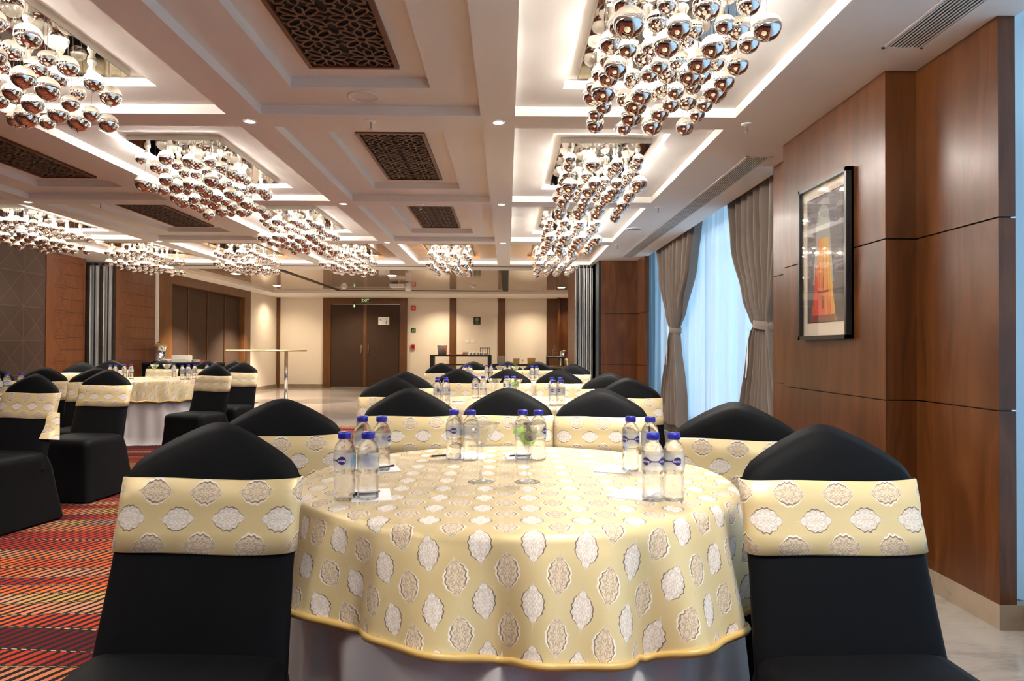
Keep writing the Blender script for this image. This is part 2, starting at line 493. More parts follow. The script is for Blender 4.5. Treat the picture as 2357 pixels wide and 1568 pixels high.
# main ceiling with stepped coffers
def ceil_rects():
    xs = [XL-.6]; ys = [YN]
    for a, b_ in XB: xs += [a, b_]
    for a, b_ in YB: ys += [a, b_]
    xs.append(1.72); ys.append(11.95)
    return xs, ys
xs, ys = ceil_rects()
c1 = MB(); c2 = MB()
for ix in range(len(xs)-1):
    for iy in range(len(ys)-1):
        x0, x1, y0, y1 = xs[ix], xs[ix+1], ys[iy], ys[iy+1]
        if ix % 2 == 1 and iy % 2 == 1:
            j = (iy-1)//2
            mb = c1; brown = (j == 6)
            # first step sides
            for a, b_ in (((x0,y0),(x1,y0)), ((x1,y0),(x1,y1)), ((x1,y1),(x0,y1)), ((x0,y1),(x0,y0))):
                c1.quad((*a, ZC), (*b_, ZC), (*b_, Z1), (*a, Z1))
            tgt = c2 if brown else c1
            i0, i1, j0, j1 = x0+.26, x1-.265, y0+.265, y1-.275
            for q in ((x0,x1,y0,j0), (x0,x1,j1,y1), (x0,i0,j0,j1), (i1,x1,j0,j1)):
                tgt.quad((q[0],q[2],Z1), (q[0],q[3],Z1), (q[1],q[3],Z1), (q[1],q[2],Z1))
            for a, b_ in (((i0,j0),(i1,j0)), ((i1,j0),(i1,j1)), ((i1,j1),(i0,j1)), ((i0,j1),(i0,j0))):
                tgt.quad((*a, Z1), (*b_, Z1), (*b_, Z2), (*a, Z2))
            tgt.quad((i0,j0,Z2), (i0,j1,Z2), (i1,j1,Z2), (i1,j0,Z2))
        else:
            c1.quad((x0,y0,ZC), (x0,y1,ZC), (x1,y1,ZC), (x1,y0,ZC))
# border over the vents (vent slots are shallow boxes, no cut needed) and pelmet
c1.quad((1.72,YN,ZC), (1.72,10.6,ZC), (2.07,10.6,ZC), (2.07,YN,ZC)); c1.quad((1.72,10.6,ZC), (1.72,11.95,ZC), (2.07,11.95,ZC), (2.07,10.6,ZC))
c1.quad((2.07,YN,ZC), (2.07,11.6,ZC), (2.07,11.6,2.8), (2.07,YN,2.8))
c1.quad((2.07,YN,2.8), (2.07,11.6,2.8), (3.0,11.6,2.8), (3.0,YN,2.8))
# edge of main ceiling toward the rear room
c1.quad((XL-.6,11.95,ZC), (1.72,11.95,ZC), (1.72,11.95,2.62), (XL-.6,11.95,2.62))
ceil = c1.build('ceiling', 'paint'); struct(ceil)
struct(c2.build('trim_1', 'bronze_ceiling'))
# partition track
tr = MB().box(-6.3, 1.55, 11.40, 11.46, ZC-.004, ZC+.02)
struct(tr.build('trim_2', 'void'))
# outer shell above the ceiling keeps daylight out
struct(MB().box(-7.4, 3.2, YN, 19.6, 2.95, 3.05).build('ceiling_slab', 'paint'))
# rear room ceiling (lacquer) and soffits
lq = MB().quad((-6.05,11.95,2.60), (-6.05,17.75,2.60), (2.2,17.75,2.60), (2.2,11.95,2.60))
struct(lq.build('ceiling_rear', 'lacquer'))
sf = MB()
sf.box(-6.75, 2.3, 17.75, 19.5, 2.545, 2.90).box(-6.75, -6.05, 11.95, 17.75, 2.545, 2.90)
struct(sf.build('ceiling_soffit', 'paint'))
bk = MB().box(-4.36, -4.26, 12.9, 17.45, 2.590, 2.606).box(-4.36, .02, 17.45, 17.53, 2.590, 2.606).box(-.12, .02, 12.6, 17.45, 2.590, 2.606)
struct(bk.build('trim_3', 'void'))

# walls: right side in veneer, three pier faces with grooves
def veneer_wall(mb, face, a0, a1, at, sgn):
    """panel bands separated by grooves; face 'x' : plane x=at from y=a0..a1, 'y' : plane y=at from x=a0..a1; sgn = into room"""
    T = .02
    for z0, z1 in ((.102, .883), (.889, 1.669), (1.676, ZC)):
        if face == 'x': mb.box(min(at, at-sgn*T), max(at, at-sgn*T), a0, a1, z0, z1)
        else: mb.box(a0, a1, min(at, at-sgn*T), max(at, at-sgn*T), z0, z1)
wr = MB()
veneer_wall(wr, 'x', 2.756, 3.312, 1.995, -1)
veneer_wall(wr, 'y', 2.0152, 2.065, 2.756, -1)
veneer_wall(wr, 'y', 1.8632, 1.9948, 3.312, -1)
veneer_wall(wr, 'x', 3.312, 4.545, 1.843, -1)
veneer_wall(wr, 'x', 4.5452, 5.09, 1.99, -1)
veneer_wall(wr, 'y', 1.45, 2.0098, 10.52, -1)
veneer_wall(wr, 'y', 2.01, 2.08, 10.0, -1)
veneer_wall(wr, 'x', 10.0202, 10.5198, 2.01, -1)
struct(wr.build('wall_right', 'veneer'))
core = MB()
core.box(2.014, 2.06, 2.775, 5.08, .1, 2.8).box(1.862, 2.03, 3.33, 4.53, .1, ZC+.01)
core.box(1.47, 2.07, 10.545, 10.75, 0, 2.8).box(2.032, 2.075, 10.022, 10.54, 0, ZC+.01).box(1.9,2.75,11.6,11.75,0,2.9)
core.box(2.06, 2.75, 4.9, 5.09, 0, 2.8)          # between the windows, behind
struct(core.build('wall_right_core', 'frame_black'))
bs = MB()
bs.box(1.993, 2.6, 2.754, 2.80, 0, .101).box(1.9931, 2.05, 2.8001, 3.3099, 0, .101).box(1.841, 2.05, 3.31, 4.547, 0, .101).box(1.988, 2.05, 4.5471, 5.09, 0, .101)
bs.box(2.10, 2.6, YN, 2.7539, 0, .101).box(1.46, 2.02, 10.51, 10.56, 0, .101)
struct(bs.build('baseboard_right', 'marble_skirting'))

# windows: frame, pane
def window(name, y0, y1):
    f = MB(); X = 2.62
    f.box(X, X+.06, y0, y1, .1, .16).box(X, X+.06, y0, y1, 2.66, 2.8)
    n = max(2, round((y1-y0)/1.35))
    for k in range(n+1):
        yy = y0 + (y1-y0)*k/n; f.box(X, X+.06, yy-.03, yy+.03, .16, 2.66)
    o = struct(f.build(name, 'steel'))
    MB().box(X+.025, X+.031, y0, y1, .16, 2.66).build('window_pane', 'window_glass', o)
window('window_1', 5.09, 11.6); window('window_2', YN, 4.88)
struct(MB().box(2.6001, 2.7499, YN, 4.88, -.1, .099).box(2.6001, 2.7499, 4.901, 11.6, -.1, .099).build('wall_window', 'paint'))

# left side of the hall
wl = MB()
wl.box(-6.9, XL, YN, 9.79, .1, ZC)
struct(wl.build('wall_left', 'fabric_panel'))
struct(MB().box(-6.9, XL+.012, 9.79, 9.83, .1, ZC).box(-6.9, XL+.012, 10.66, 10.69, .1, ZC).build('trim_4', 'veneer_red'))
struct(MB().box(-6.9, XL+.005, 9.83, 10.66, .1, ZC).build('wall_left_panel', 'routed_wood_a'))
struct(MB().box(-7.3, -7.2, 10.69, 12.9, 0, ZC).box(-7.3, XL-.05, 10.66, 10.68, 0, ZC).box(-7.3,-6.75,12.6,12.74,0,2.6).build('wall_left_niche', 'void'))
struct(MB().box(-6.9, XL+.02, YN, 10.69, 0, .1).build('baseboard_left', 'marble_skirting'))
# rear room left wall with folding doors
W2 = -6.54
struct(MB().box(-6.8, W2, 17.35, 19.5, 0, 2.6).box(-6.8, -6.285, 12.33, 12.345, 0, 2.6).build('wall_left_rear', 'wall_beige'))
struct(MB().box(-6.8, W2+.03, 12.43, 13.30, 0, 2.545).box(-6.8, W2+.03, 16.95, 17.35, 0, 2.545).box(-6.8, W2+.03, 13.3, 16.95, 2.36, 2.545).build('door_2_frame', 'door_frame'))
fd = thing('door_2', 'run of brown folding doors with line pattern in the rear room left wall', 'folding door', (-6.66, 15.1, 0)); fd['kind'] = 'structure'
for k in range(4):
    y0 = 13.3 + k*.9125 - 15.1
    p = MB().box(-.02, .02, y0+.01, y0+.90, .01, 2.36).build('door_leaf', 'door_fabric', fd)
    MB().box(.02, .035, y0+.0, y0+.03, .01, 2.36).build('door_stile', 'door_frame', p)
# far wall
struct(MB().box(-6.9, 2.4, 19.4, 19.6, 0, 2.6).build('wall_back', 'wall_beige'))
st = MB()
for a, b_ in ((-6.53, -6.44), (-1.64, -1.455), (-.258, -.06), (1.114, 1.40)): st.box(a, b_, 19.37, 19.4, 0, 2.545)
struct(st.build('trim_5', 'door_frame'))
struct(MB().box(1.40, 1.46, 18.9, 19.4, 0, 2.545).box(1.46, 2.3, 19.2, 19.3, 0, 2.545).box(2.2, 2.3, 12.4, 19.3, 0, 2.9).build('wall_right_rear', 'veneer'))
sk = MB().box(-6.54, -5.217, 19.375, 19.4, 0, .095).box(-2.84, 1.1, 19.375, 19.4, 0, .095).box(-6.54, -6.515, 17.36, 19.38, 0, .095)
struct(sk.build('baseboard_back', 'marble_skirting'))
# near (behind camera) wall
struct(MB().box(-7.0, 3.0, YN-.1, YN, 0, 2.9).build('wall_front', 'wall_beige'))
struct(MB().box(-7.4, -7.3, YN, 19.6, 0, 3.0).box(2.75, 2.85, 10.7, 19.6, 0, 3.0).box(2.75,2.85,YN,10.7,2.8,3.0).build('wall_outer', 'paint'))

# main double door
dr = thing('door_1', 'brown double door with wide wooden frame in the far wall', 'door', (-4.03, 19.4, 0)); dr['kind'] = 'structure'
MB().box(-1.187, -.965, -.06, 0, 0, 2.54).box(.98, 1.19, -.06, 0, 0, 2.54).box(-.965, .98, -.06, 0, 2.372, 2.54).build('door_frame', 'door_frame', dr)
for sx, (a, b_) in ((-1, (-.96, -.045)), (1, (.045, .975))):
    l = MB().box(a, b_, -.04, -.005, .03, 2.355).build('door_leaf', 'door_fabric_x', dr, (0, 0, 0))
    MB().tube([(sx*.10, -.05, .95), (sx*.10, -.075, .97), (sx*.10, -.075, 1.2), (sx*.10, -.05, 1.22)], .008).build('door_handle', 'steel', l)
MB().box(-.045, .045, -.045, -.002, .03, 2.355).build('door_astragal', 'door_frame', dr)
MB().box(-.96, .975, -.045, -.005, 2.357, 2.370).build('door_top_rail', 'aluminium', dr)

# ================================================================== CEILING FITTINGS
# moorish grille
def grille_meshes():
    fr = MB(); W, H = .2175, .63
    for q in ((-W-.018, -W+.004, -H-.018, H+.018), (W-.004, W+.018, -H-.018, H+.018)): fr.box(q[0], q[1], q[2], q[3], -.012, .006)
    fr.box(-W, W, -H-.018, -H+.004, -.012, .006); fr.box(-W, W, H-.004, H+.018, -.012, .006)
    la = MB(); c = .2175; T = .0075
    for i in (-1, 1):
        for j in range(6):
            cx, cyy = i*c/2, -H + .105 + j*.21
            for k in range(8):
                a = k*PI/4; R1 = .104 if k % 2 == 0 else .118
                pts = []
                for rr, ww in ((.024, 0), (.045, .019), (R1-.024, .021), (R1, 0), (R1-.024, -.021), (.045, -.019)):
                    pts.append((cx + rr*cos(a) - ww*sin(a), cyy + rr*sin(a) + ww*cos(a)))
                la.strip(pts, T, -.006, .0, True)
            pts = [(cx + .026*cos(k*PI/4+PI/8), cyy + .026*sin(k*PI/4+PI/8)) for k in range(8)]
            la.strip(pts, T, -.0061, .0, True)
            for sx in (-1, 1):
                for sy in (-1, 1):
                    q = [(cx+sx*.045, cyy+sy*.104), (cx+sx*.062, cyy+sy*.088), (cx+sx*.085, cyy+sy*.088), (cx+sx*.088, cyy+sy*.062), (cx+sx*.107, cyy+sy*.045)]
                    la.strip(q, T, -.0062, .0)
    bk = MB().box(-W, W, -H, H, .0045, .006)
    return fr, la, bk
fr, la, bk = grille_meshes()
GN = {(3,0):'nearest', (3,1):'second', (3,2):'third', (1,1):'', (1,2):''}
gl = {(3,3):'largest brown lattice ceiling grille, at the top edge, before the round speaker',
      (3,4):'brown lattice ceiling grille in the middle coffer behind the front centre beam',
      (3,5):'small brown lattice ceiling grille in the last white coffer before the rear chandeliers',
      (1,4):'brown lattice ceiling grille at the left photo edge between two chandeliers',
      (1,5):'brown lattice ceiling grille above the left tables, left of the second chandelier column'}
g0 = thing('ceiling_grille', gl[(3,3)], 'ceiling grille', group='lattice grilles in the white coffers')
fr.build('grille_frame', 'veneer_red', g0); la.build('lattice', 'grille_bronze', g0); bk.build('grille_backing', 'void', g0)
for n, (i, j) in enumerate(gl):
    o = g0 if n == 0 else copy_tree(g0)
    place(o, ((XB[i][0]+XB[i][1])/2, (YB[j][0]+YB[j][1])/2 - .01, Z2-.008), 0, gl[(i,j)])

# chandeliers
ball_me = []
for k in range(3):
    pr = []
    for a in range(0, 13):
        th = -PI/2 + PI*a/12
        rr = cos(th); zz = sin(th)*(.94 if th > 0 else 1.0)
        pr.append((max(rr, .001), zz))
    pr = [(.001, -1.14), (.05, -1.10), (.06, -1.03)] + pr[1:]
    mb = MB().lathe(pr, 24); ball_me.append(mb.mesh('glass_ball', 'ball')); break
wire_me = MB().tube([(0, 0, 0), (0, 0, 1)], .0012, 4).mesh('hanging_wire', 'steel')
lampm = MB().lathe([(.020, .06), (.021, .048), (.013, .032), (.013, .024), (.022, .004), (.022, 0)], 16).mesh('lamp_holder', 'lamp_white')
bulbm = MB().lathe([(.0185, .003), (.0175, -.006), (.011, -.013), (.001, -.016)], 14).mesh('bulb', 'bulb')
def add(me, name, parent, loc, scale=None):
    o = bpy.data.objects.new(name, me); COL.objects.link(o); o.parent = parent; o.location = loc
    if scale: o.scale = scale
    return o
CH = {(4,3):'mirror-ball chandelier nearest the wood-panelled wall, largest at the top right',
      (4,4):'mirror-ball chandelier directly behind the large top-right one',
      (4,5):'mirror-ball chandelier third along the window side, just ahead of the bronze coffers',
      (4,6):'mirror-ball chandelier in the bronze coffer nearest the window curtains',
      (3,6):'mirror-ball chandelier alone in the bronze coffer above the middle of the room',
      (2,3):'mirror-ball chandelier cut off by the top left corner of the photo',
      (2,4):'large mirror-ball chandelier left of the middle lattice grilles',
      (2,5):'mirror-ball chandelier third in the column left of the middle grilles',
      (2,6):'mirror-ball chandelier in the bronze coffer in line with the far double door',
      (1,6):'mirror-ball chandelier in the bronze coffer above the folding doors',
      (0,5):'mirror-ball chandelier at the left photo edge above the brown fabric wall',
      (0,6):'mirror-ball chandelier in the leftmost bronze coffer by the folded partition'}
for i_, wh in ((4, 'window side'), (2, 'middle'), (0, 'left side')):
    CH[(i_, 2)] = 'mirror-ball chandelier above the viewpoint, ' + wh
def chandelier(i, j):
    cx = (XB[i][0]+XB[i][1])/2 + (-.035 if i != 4 else 0); cyy = (YB[j][0]+YB[j][1])/2 + .09
    rng = random.Random(i*31 + j*7)
    t_ = thing('chandelier', CH[(i,j)], 'chandelier', (cx, cyy, 2.57), 0, 'mirror-ball chandeliers in the coffers')
    MB().box(-.32, .32, -.625, .625, .002, .04).build('canopy_box', 'gray_box', t_)
    MB().box(-.318, .318, -.623, .623, -.001, .002).build('mirror_plate', 'mirror_plate', t_)
    for ly in (-.50, -.04, .42):
        for lx in (-.24, -.08, .08, .24):
            h = add(lampm, 'lamp_holder', t_, (lx, ly, -.060)); add(bulbm, 'bulb', h, (0, 0, 0))
    L = bpy.data.lights.new('chandelier_beam', 'SPOT'); L.energy = 150; L.color = (1, .93, .83); L.spot_size = R(105); L.spot_blend = .8; L.shadow_soft_size = .22
    lo_ = bpy.data.objects.new('chandelier_beam', L); COL.objects.link(lo_); lo_.parent = t_; lo_.location = (0, 0, -.06)
    for tier, zz in ((0, -.112), (1, -.272)):
        for a in range(4):
            for b_ in range(8):
                big = (a + b_*2 + tier + (b_ // 3)) % 3
                r = (.040, .055, .047)[big] * rng.uniform(.93, 1.06)
                x = -.245 + a*.163 + rng.uniform(-.014, .014); y = -.56 + b_*.16 + rng.uniform(-.02, .02)
                z = zz + rng.uniform(-.018, .018)
                bo = add(ball_me[0], 'glass_ball', t_, (x, y, z), (r, r, r))
                bo.rotation_euler = (rng.uniform(-.12, .12), rng.uniform(-.12, .12), 0)
                add(wire_me, 'hanging_wire', bo, (0, 0, .9), (1/r, 1/r, (-z - r*.9)/r))
    return t_
for (i, j) in CH: chandelier(i, j)

# downlights, sprinklers, speakers, detectors
dlr = MB().lathe([(.040, 0), (.040, -.004), (.030, -.006), (.028, 0)], 20, cap0=False, cap1=False)
def downlight(x, y, z, lab, r=1.0, power=None):
    t_ = thing('recessed_downlight', lab, 'ceiling light', (x, y, z), 0, 'recessed downlights')
    dlr.build('trim_ring', 'white_plastic', t_).scale = (r, r, 1)
    MB().lathe([(.03*r, -.003), (.001, -.003)], 16, cap0=False, cap1=False).build('lens', 'downlight', t_)
    if power:
        L = bpy.data.lights.new('downlight_beam', 'SPOT'); L.energy = power; L.color = (1, .84, .66); L.spot_size = R(100); L.spot_blend = .6; L.shadow_soft_size = .03
        lo = bpy.data.objects.new('downlight_beam', L); COL.objects.link(lo); lo.parent = t_; lo.location = (0, 0, -.02)
for x, y, lab in ((-.06, 4.11, 'small round downlight on the beam crossing right of the front sprinkler'),
                  (-1.56, 4.12, 'small round downlight on the beam crossing left of the front sprinkler'),
                  (-.06, 6.46, 'small round downlight on the second beam crossing, centre line'),
                  (-1.56, 6.47, 'small round downlight on the second beam crossing, left of the middle grille'),
                  (-1.56, 8.84, 'small round downlight on the third beam crossing, left of the small grille'),
                  (-.06, 8.84, 'small round downlight on the third beam crossing, centre line'),
                  (-4.54, 6.47, 'small round downlight on the beam behind the left edge grille'),
                  (-4.50, 8.84, 'small round downlight on the beam above the left bronze coffers')):
    downlight(x, y, ZC, lab, 1.0, 16)
for x, y, r, lab in ((-5.44, 13.7, 2.6, 'large round downlight on the rear ceiling nearer the folding doors'),
                  (-5.5, 16.3, 2.6, 'large round downlight on the rear ceiling near the far left corner'),
                  (1.30, 16.4, 2.6, 'large round downlight on the rear ceiling by the service counter'),
                  (-2.35, 13.9, 2.6, 'large round downlight on the rear ceiling in line with the double door')):
    downlight(x, y, 2.598, lab, r, 340)
spk = MB().lathe([(.034, 0), (.034, -.004), (.020, -.007)], 16)
sp2 = MB().lathe([(.006, -.006), (.006, -.045), (.013, -.047), (.013, -.050), (.004, -.051)], 10)
s0 = thing('sprinkler', '', 'sprinkler', group='ceiling sprinklers')
spk.build('escutcheon', 'white_plastic', s0); sp2.build('sprinkler_head', 'chrome', s0)
for n, (x, y, lab) in enumerate(((-.83, 4.11, 'sprinkler head on the front beam below the round speaker'),
        (1.445, 4.11, 'sprinkler head on the border ceiling left of the wooden pier'),
        (-.83, 6.49, 'sprinkler head in front of the small lattice grille'),
        (1.45, 6.55, 'sprinkler head on the border ceiling beside the second window-side chandelier'),
        (-3.87, 6.50, 'sprinkler head on the beam before the left tables grille'),
        (1.44, 8.92, 'sprinkler head on the border ceiling near the far end of the air vent'),
        (-.74, 8.85, 'sprinkler head on the beam in front of the centre bronze coffer'),
        (-3.87, 8.85, 'sprinkler head on the beam in front of the bronze coffer by the folding doors'))):
    place(s0 if n == 0 else copy_tree(s0), (x, y, ZC), 0, lab)
for x, y, z, lab in ((-.82, 3.86, Z1, 'round white ceiling speaker in front of the first beam'), (1.44, 7.75, ZC, 'round white ceiling speaker on the border ceiling beside the air vent')):
    t_ = thing('ceiling_speaker', lab, 'speaker', (x, y, z), 0, 'round ceiling speakers')
    MB().lathe([(.092, 0), (.092, -.005), (.076, -.008), (.075, -.004)], 32, cap0=False, cap1=False).build('speaker_rim', 'white_plastic', t_)
    MB().lathe([(.075, -.004), (.001, -.006)], 32, cap0=False, cap1=False).build('speaker_cloth', 'aluminium', t_)
for x, y, z, s, lab in ((.70, 4.16, ZC, 1, 'white smoke detector on the beam under the large right chandelier'), (-5.28, 8.85, ZC, 1.0, 'white smoke detector on the beam by the leftmost bronze coffer'),
                     (-3.9, 16.3, 2.6, 1.5, 'white dome camera on the rear ceiling left of the double door'), (-.8, 15.9, 2.6, 1.4, 'grey dome camera on the rear ceiling above the console table')):
    t_ = thing('smoke_detector' if z < 2.55 else 'dome_camera', lab, 'detector' if z < 2.55 else 'security camera', (x, y, z))
    MB().lathe([(.055*s, 0), (.055*s, -.018*s), (.045*s, -.022*s)], 20).build('detector_base', 'white_plastic', t_)
    MB().lathe([(.038*s, -.022*s), (.034*s, -.04*s), (.018*s, -.048*s), (.001, -.05*s)], 20).build('detector_dome', 'china', t_)
t_ = thing('ceiling_projector', 'white ceiling projector with arm on the rear room ceiling', 'projector', (-2.42, 15.3, 2.6))
MB().box(-.20, .13, -.15, .15, -.12, -.05).build('projector_body', 'white_plastic', t_)
MB().box(.14, .26, -.08, .08, -.20, -.02).build('projector_bracket', 'white_plastic', t_)
MB().box(-.03, .03, -.03, .03, -.05, 0).build('mounting_stem', 'aluminium', t_)

# air vents on the border ceiling
def vent(y0, y1, lab):
    t_ = thing('air_vent', lab, 'air vent', (1.78, (y0+y1)/2, ZC), 0, 'long ceiling air vents')
    h = (y1-y0)/2; F = MB()
    for q in ((-.092, -.078, -h, h), (.078, .092, -h, h), (-.092, .092, -h, -h+.014), (-.092, .092, h-.014, h)): F.box(*q, -.005, 0)
    F.build('vent_frame', 'paint', t_)
    MB().box(-.078, .078, -h+.014, h-.014, -.0012, -.0004).build('vent_backing', 'void', t_)
    L = MB()
    for k in range(9):
        x = -.069 + k*.01725; L.box(x-.0035, x+.0035, -h+.014, h-.014, -.0045, -.0012)
    L.build('louvre_blades', 'paint', t_)
vent(4.80, 10.19, 'long slotted white air vent above the window curtains'); vent(.2, 3.06, 'slotted white air vent above the wooden wall, cut by the top photo edge')

# ================================================================== LEFT / RIGHT PARTITION STACKS
def partition(x, w, kind, lab, side, y0=11.05, L=1.24, face='paint'):
    t_ = thing('partition_panel', lab, 'partition panel', (x, y0, 0), 0, 'folded partition panels, ' + side)
    MB().box(0, w, .012, L, .012, 2.44).build('panel_core', face, t_)
    MB().box(.0, w, 0, .012, .012, 2.44).build('edge_profile', kind, t_)
    MB().box(w*.35, w*.65, -.004, .0, .012, 2.44).build('edge_seal', 'rubber', t_)
    MB().box(w*.4, w*.6, .1, .16, 2.44, ZC).build('hanger', 'steel', t_)
xx = -6.80
specs = [(.085, 'fabric_panel'), (.10, 'aluminium'), (.085, 'fabric_panel'), (.10, 'aluminium'), (.08, 'fabric_panel')]
LN = ['against the dark niche', 'second from the dark niche', 'middle of the stack', 'second from the routed wood face', 'with the routed wood face']
for k, (w_, e) in enumerate(specs):
    partition(xx, w_-.028, e, 'folded partition panel left of the rear room opening, ' + LN[k], 'left side', face='routed_wood_b' if k == 4 else 'paint'); xx += .107
# right stack
xx = 1.095
RN = ['with the routed wood face', 'second from the opening', 'third from the opening', 'fourth from the opening', 'against the dark jamb']
for k in range(5):
    partition(xx, .038, 'aluminium', 'folded partition panel right of the rear room opening, ' + RN[k], 'right side', face='routed_wood_c' if k == 0 else 'paint'); xx += .062
struct(MB().box(1.41, 1.47, 10.53, 12.4, 0, 2.6).box(1.41, 1.45, 10.9, 12.4, 0, ZC).build('trim_6', 'frame_black'))
struct(MB().box(1.47, 2.3, 12.4, 12.5, 0, 2.9).build('wall_right_return', 'veneer'))

# ================================================================== CURTAINS
def sheer(name, y0, y1, x, lab, z0=.05):
    n = int((y1-y0)/.014); rs = []
    rng = random.Random(5); ph = rng.random()*6
    for z in (z0, .6, 1.4, 2.2, 2.78):
        row = []
        for k in range(n+1):
            y = y0 + (y1-y0)*k/n
            a = .024*sin(y*31 + ph + 1.2*sin(y*3.1)) + .020*sin(y*13 + 1.7*sin(y*1.9)) + .006*sin(z*2 + y*7)
            row.append((x + a, y, z))
        rs.append(row)
    return tag(MB().rings(rs, closed=False).build(name, 'sheer'), lab, 'sheer curtain', 'sheer curtains over the windows')
sheer('sheer_curtain', 5.12, 11.5, 2.30, 'pale blue glowing sheer curtain between the two tied taupe drapes')
sheer('sheer_curtain', YN+.1, 3.1, 2.145, 'pale blue sheer curtain at the right photo edge beside the wooden pier', .102)

def interp(pts, z):
    for (a, va), (b_, vb) in zip(pts, pts[1:]):
        if z <= b_:
            f = (z-a)/(b_-a); f = max(0, min(1, f)); f = f*f*(3-2*f)*.6 + f*.4; return va + (vb-va)*f
    return pts[-1][1]
def drape(lab, left, right, zw, x0, tail, hem):
    """left/right : list of (z, y) edges; far edge = left (larger y)"""
    t_ = thing('curtain', lab, 'curtain', (x0, 0, 0), 0, 'taupe drapes tied at the window')
    n = 150; rs = []; folds = 8
    zs = [0.15 + 2.56*k/54 for k in range(55)]
    for z in zs:
        a = interp(left, z); b_ = interp(right, z); wd = a-b_
        amp = .068*min(1, .35 + wd/1.6) * (0.5 if abs(z-zw) < .04 else 1)
        row = []
        for k in range(n+1):
            s = k/n
            ph = 2*PI*folds*(s + .018*sin(s*17) + .012*sin(z*2.1 + s*5))
            sq = sin(ph); dx = amp*(abs(sq)**.7*(1 if sq > 0 else -1)) + .012*sin(ph*2.3 + 1) + .01*sin(z*3 + s*8)
            bulge = -.05*math.exp(-((z-zw)/.10)**2)
            row.append((dx + bulge*0, b_ + wd*s, z))
        rs.append(row)
    zz = MB().rings(rs, closed=False).build('drape', 'taupe', t_)
    a = interp(left, zw); b_ = interp(right, zw)
    rs = []
    for z in (zw-.035, zw-.03, zw+.03, zw+.035):
        e = 0 if abs(z-zw) > .032 else .004
        rs.append([(0 + (.066+e)*cos(q*2*PI/28), (a+b_)/2 + ((a-b_)/2+.012+e)*sin(q*2*PI/28), z + .02*sin(q*2*PI/28)) for q in range(28)])
    MB().rings(rs).build('tieback', 'taupe', t_)
    ty = tail
    rs = []
    for k in range(9):
        z = zw - .02 - k*.055
        rs.append([(-.075-.004*sin(k), ty + .02 + k*.008 - .022, z), (-.078, ty + .0 + k*.009, z-.004), (-.075, ty + .022 + k*.010, z)])
    MB().rings(rs, closed=False).build('ribbon_tail', 'ribbon', t_)
    rs = []
    for z in (.012, .10, .20):
        b2, a2 = right[0][1]+.03, left[0][1]-.03
        rs.append([(.02 + .03*sin(2*PI*6*k/60), b2 + (a2-b2)*k/60, z) for k in range(61)])
    MB().rings(rs, closed=False).build('lining', 'lining', t_)
    return t_
drape('taupe drape tied at mid height, the farther one beside the wood end wall', [(0, 9.62), (.5, 9.45), (1.2, 9.10), (1.38, 9.03), (1.6, 9.2), (2.1, 9.62), (2.7, 9.75)],
      [(0, 8.45), (.5, 8.50), (1.2, 8.68), (1.38, 8.72), (1.6, 8.45), (2.1, 8.02), (2.7, 7.82)], 1.38, 2.19, 8.98, .2)
drape('taupe drape tied at mid height, the nearer one beside the wooden pier', [(0, 6.35), (.5, 6.28), (1.1, 6.08), (1.34, 5.98), (1.6, 6.2), (2.1, 6.52), (2.7, 6.6)],
      [(0, 5.30), (.5, 5.33), (1.1, 5.5), (1.34, 5.58), (1.6, 5.45), (2.1, 5.28), (2.7, 5.2)], 1.34, 2.19, 5.95, .2)

# ================================================================== PICTURE
pf = thing('framed_picture', 'tall black-framed print of a red and yellow tower on the wooden pier', 'picture', (1.843, 3.918, 1.65))
fm = MB(); Hy, Hz = .3025, .46
for q in ((-.04, 0, -Hy, -Hy+.022, -Hz, Hz), (-.04, 0, Hy-.022, Hy, -Hz, Hz), (-.04, 0, -Hy, Hy, -Hz, -Hz+.022), (-.04, 0, -Hy, Hy, Hz-.022, Hz)): fm.box(*q)
fm.box(-.012, 0, -Hy, Hy, -Hz, Hz)
fm.build('picture_frame', 'frame_black', pf)
MB().quad((-.014, Hy-.02, -Hz+.02), (-.014, -Hy+.02, -Hz+.02), (-.014, -Hy+.02, Hz-.02), (-.014, Hy-.02, Hz-.02)).box(-.0139, -.0125, -Hy+.021, Hy-.021, -Hz+.021, Hz-.021).build('mount', 'mat_board', pf)
MB().box(-.0155, -.0142, -.222, .222, -.362, .382).quad((-.0157, .215, -.355), (-.0157, -.215, -.355), (-.0157, -.215, .375), (-.0157, .215, .375), [(0, 0), (1, 0), (1, 1), (0, 1)], 1).build('print', ['frame_black', 'print'], pf)
MB().box(-.031, -.029, -Hy+.02, Hy-.02, -Hz+.02, Hz-.02).build('glazing', 'picture_glass', pf)

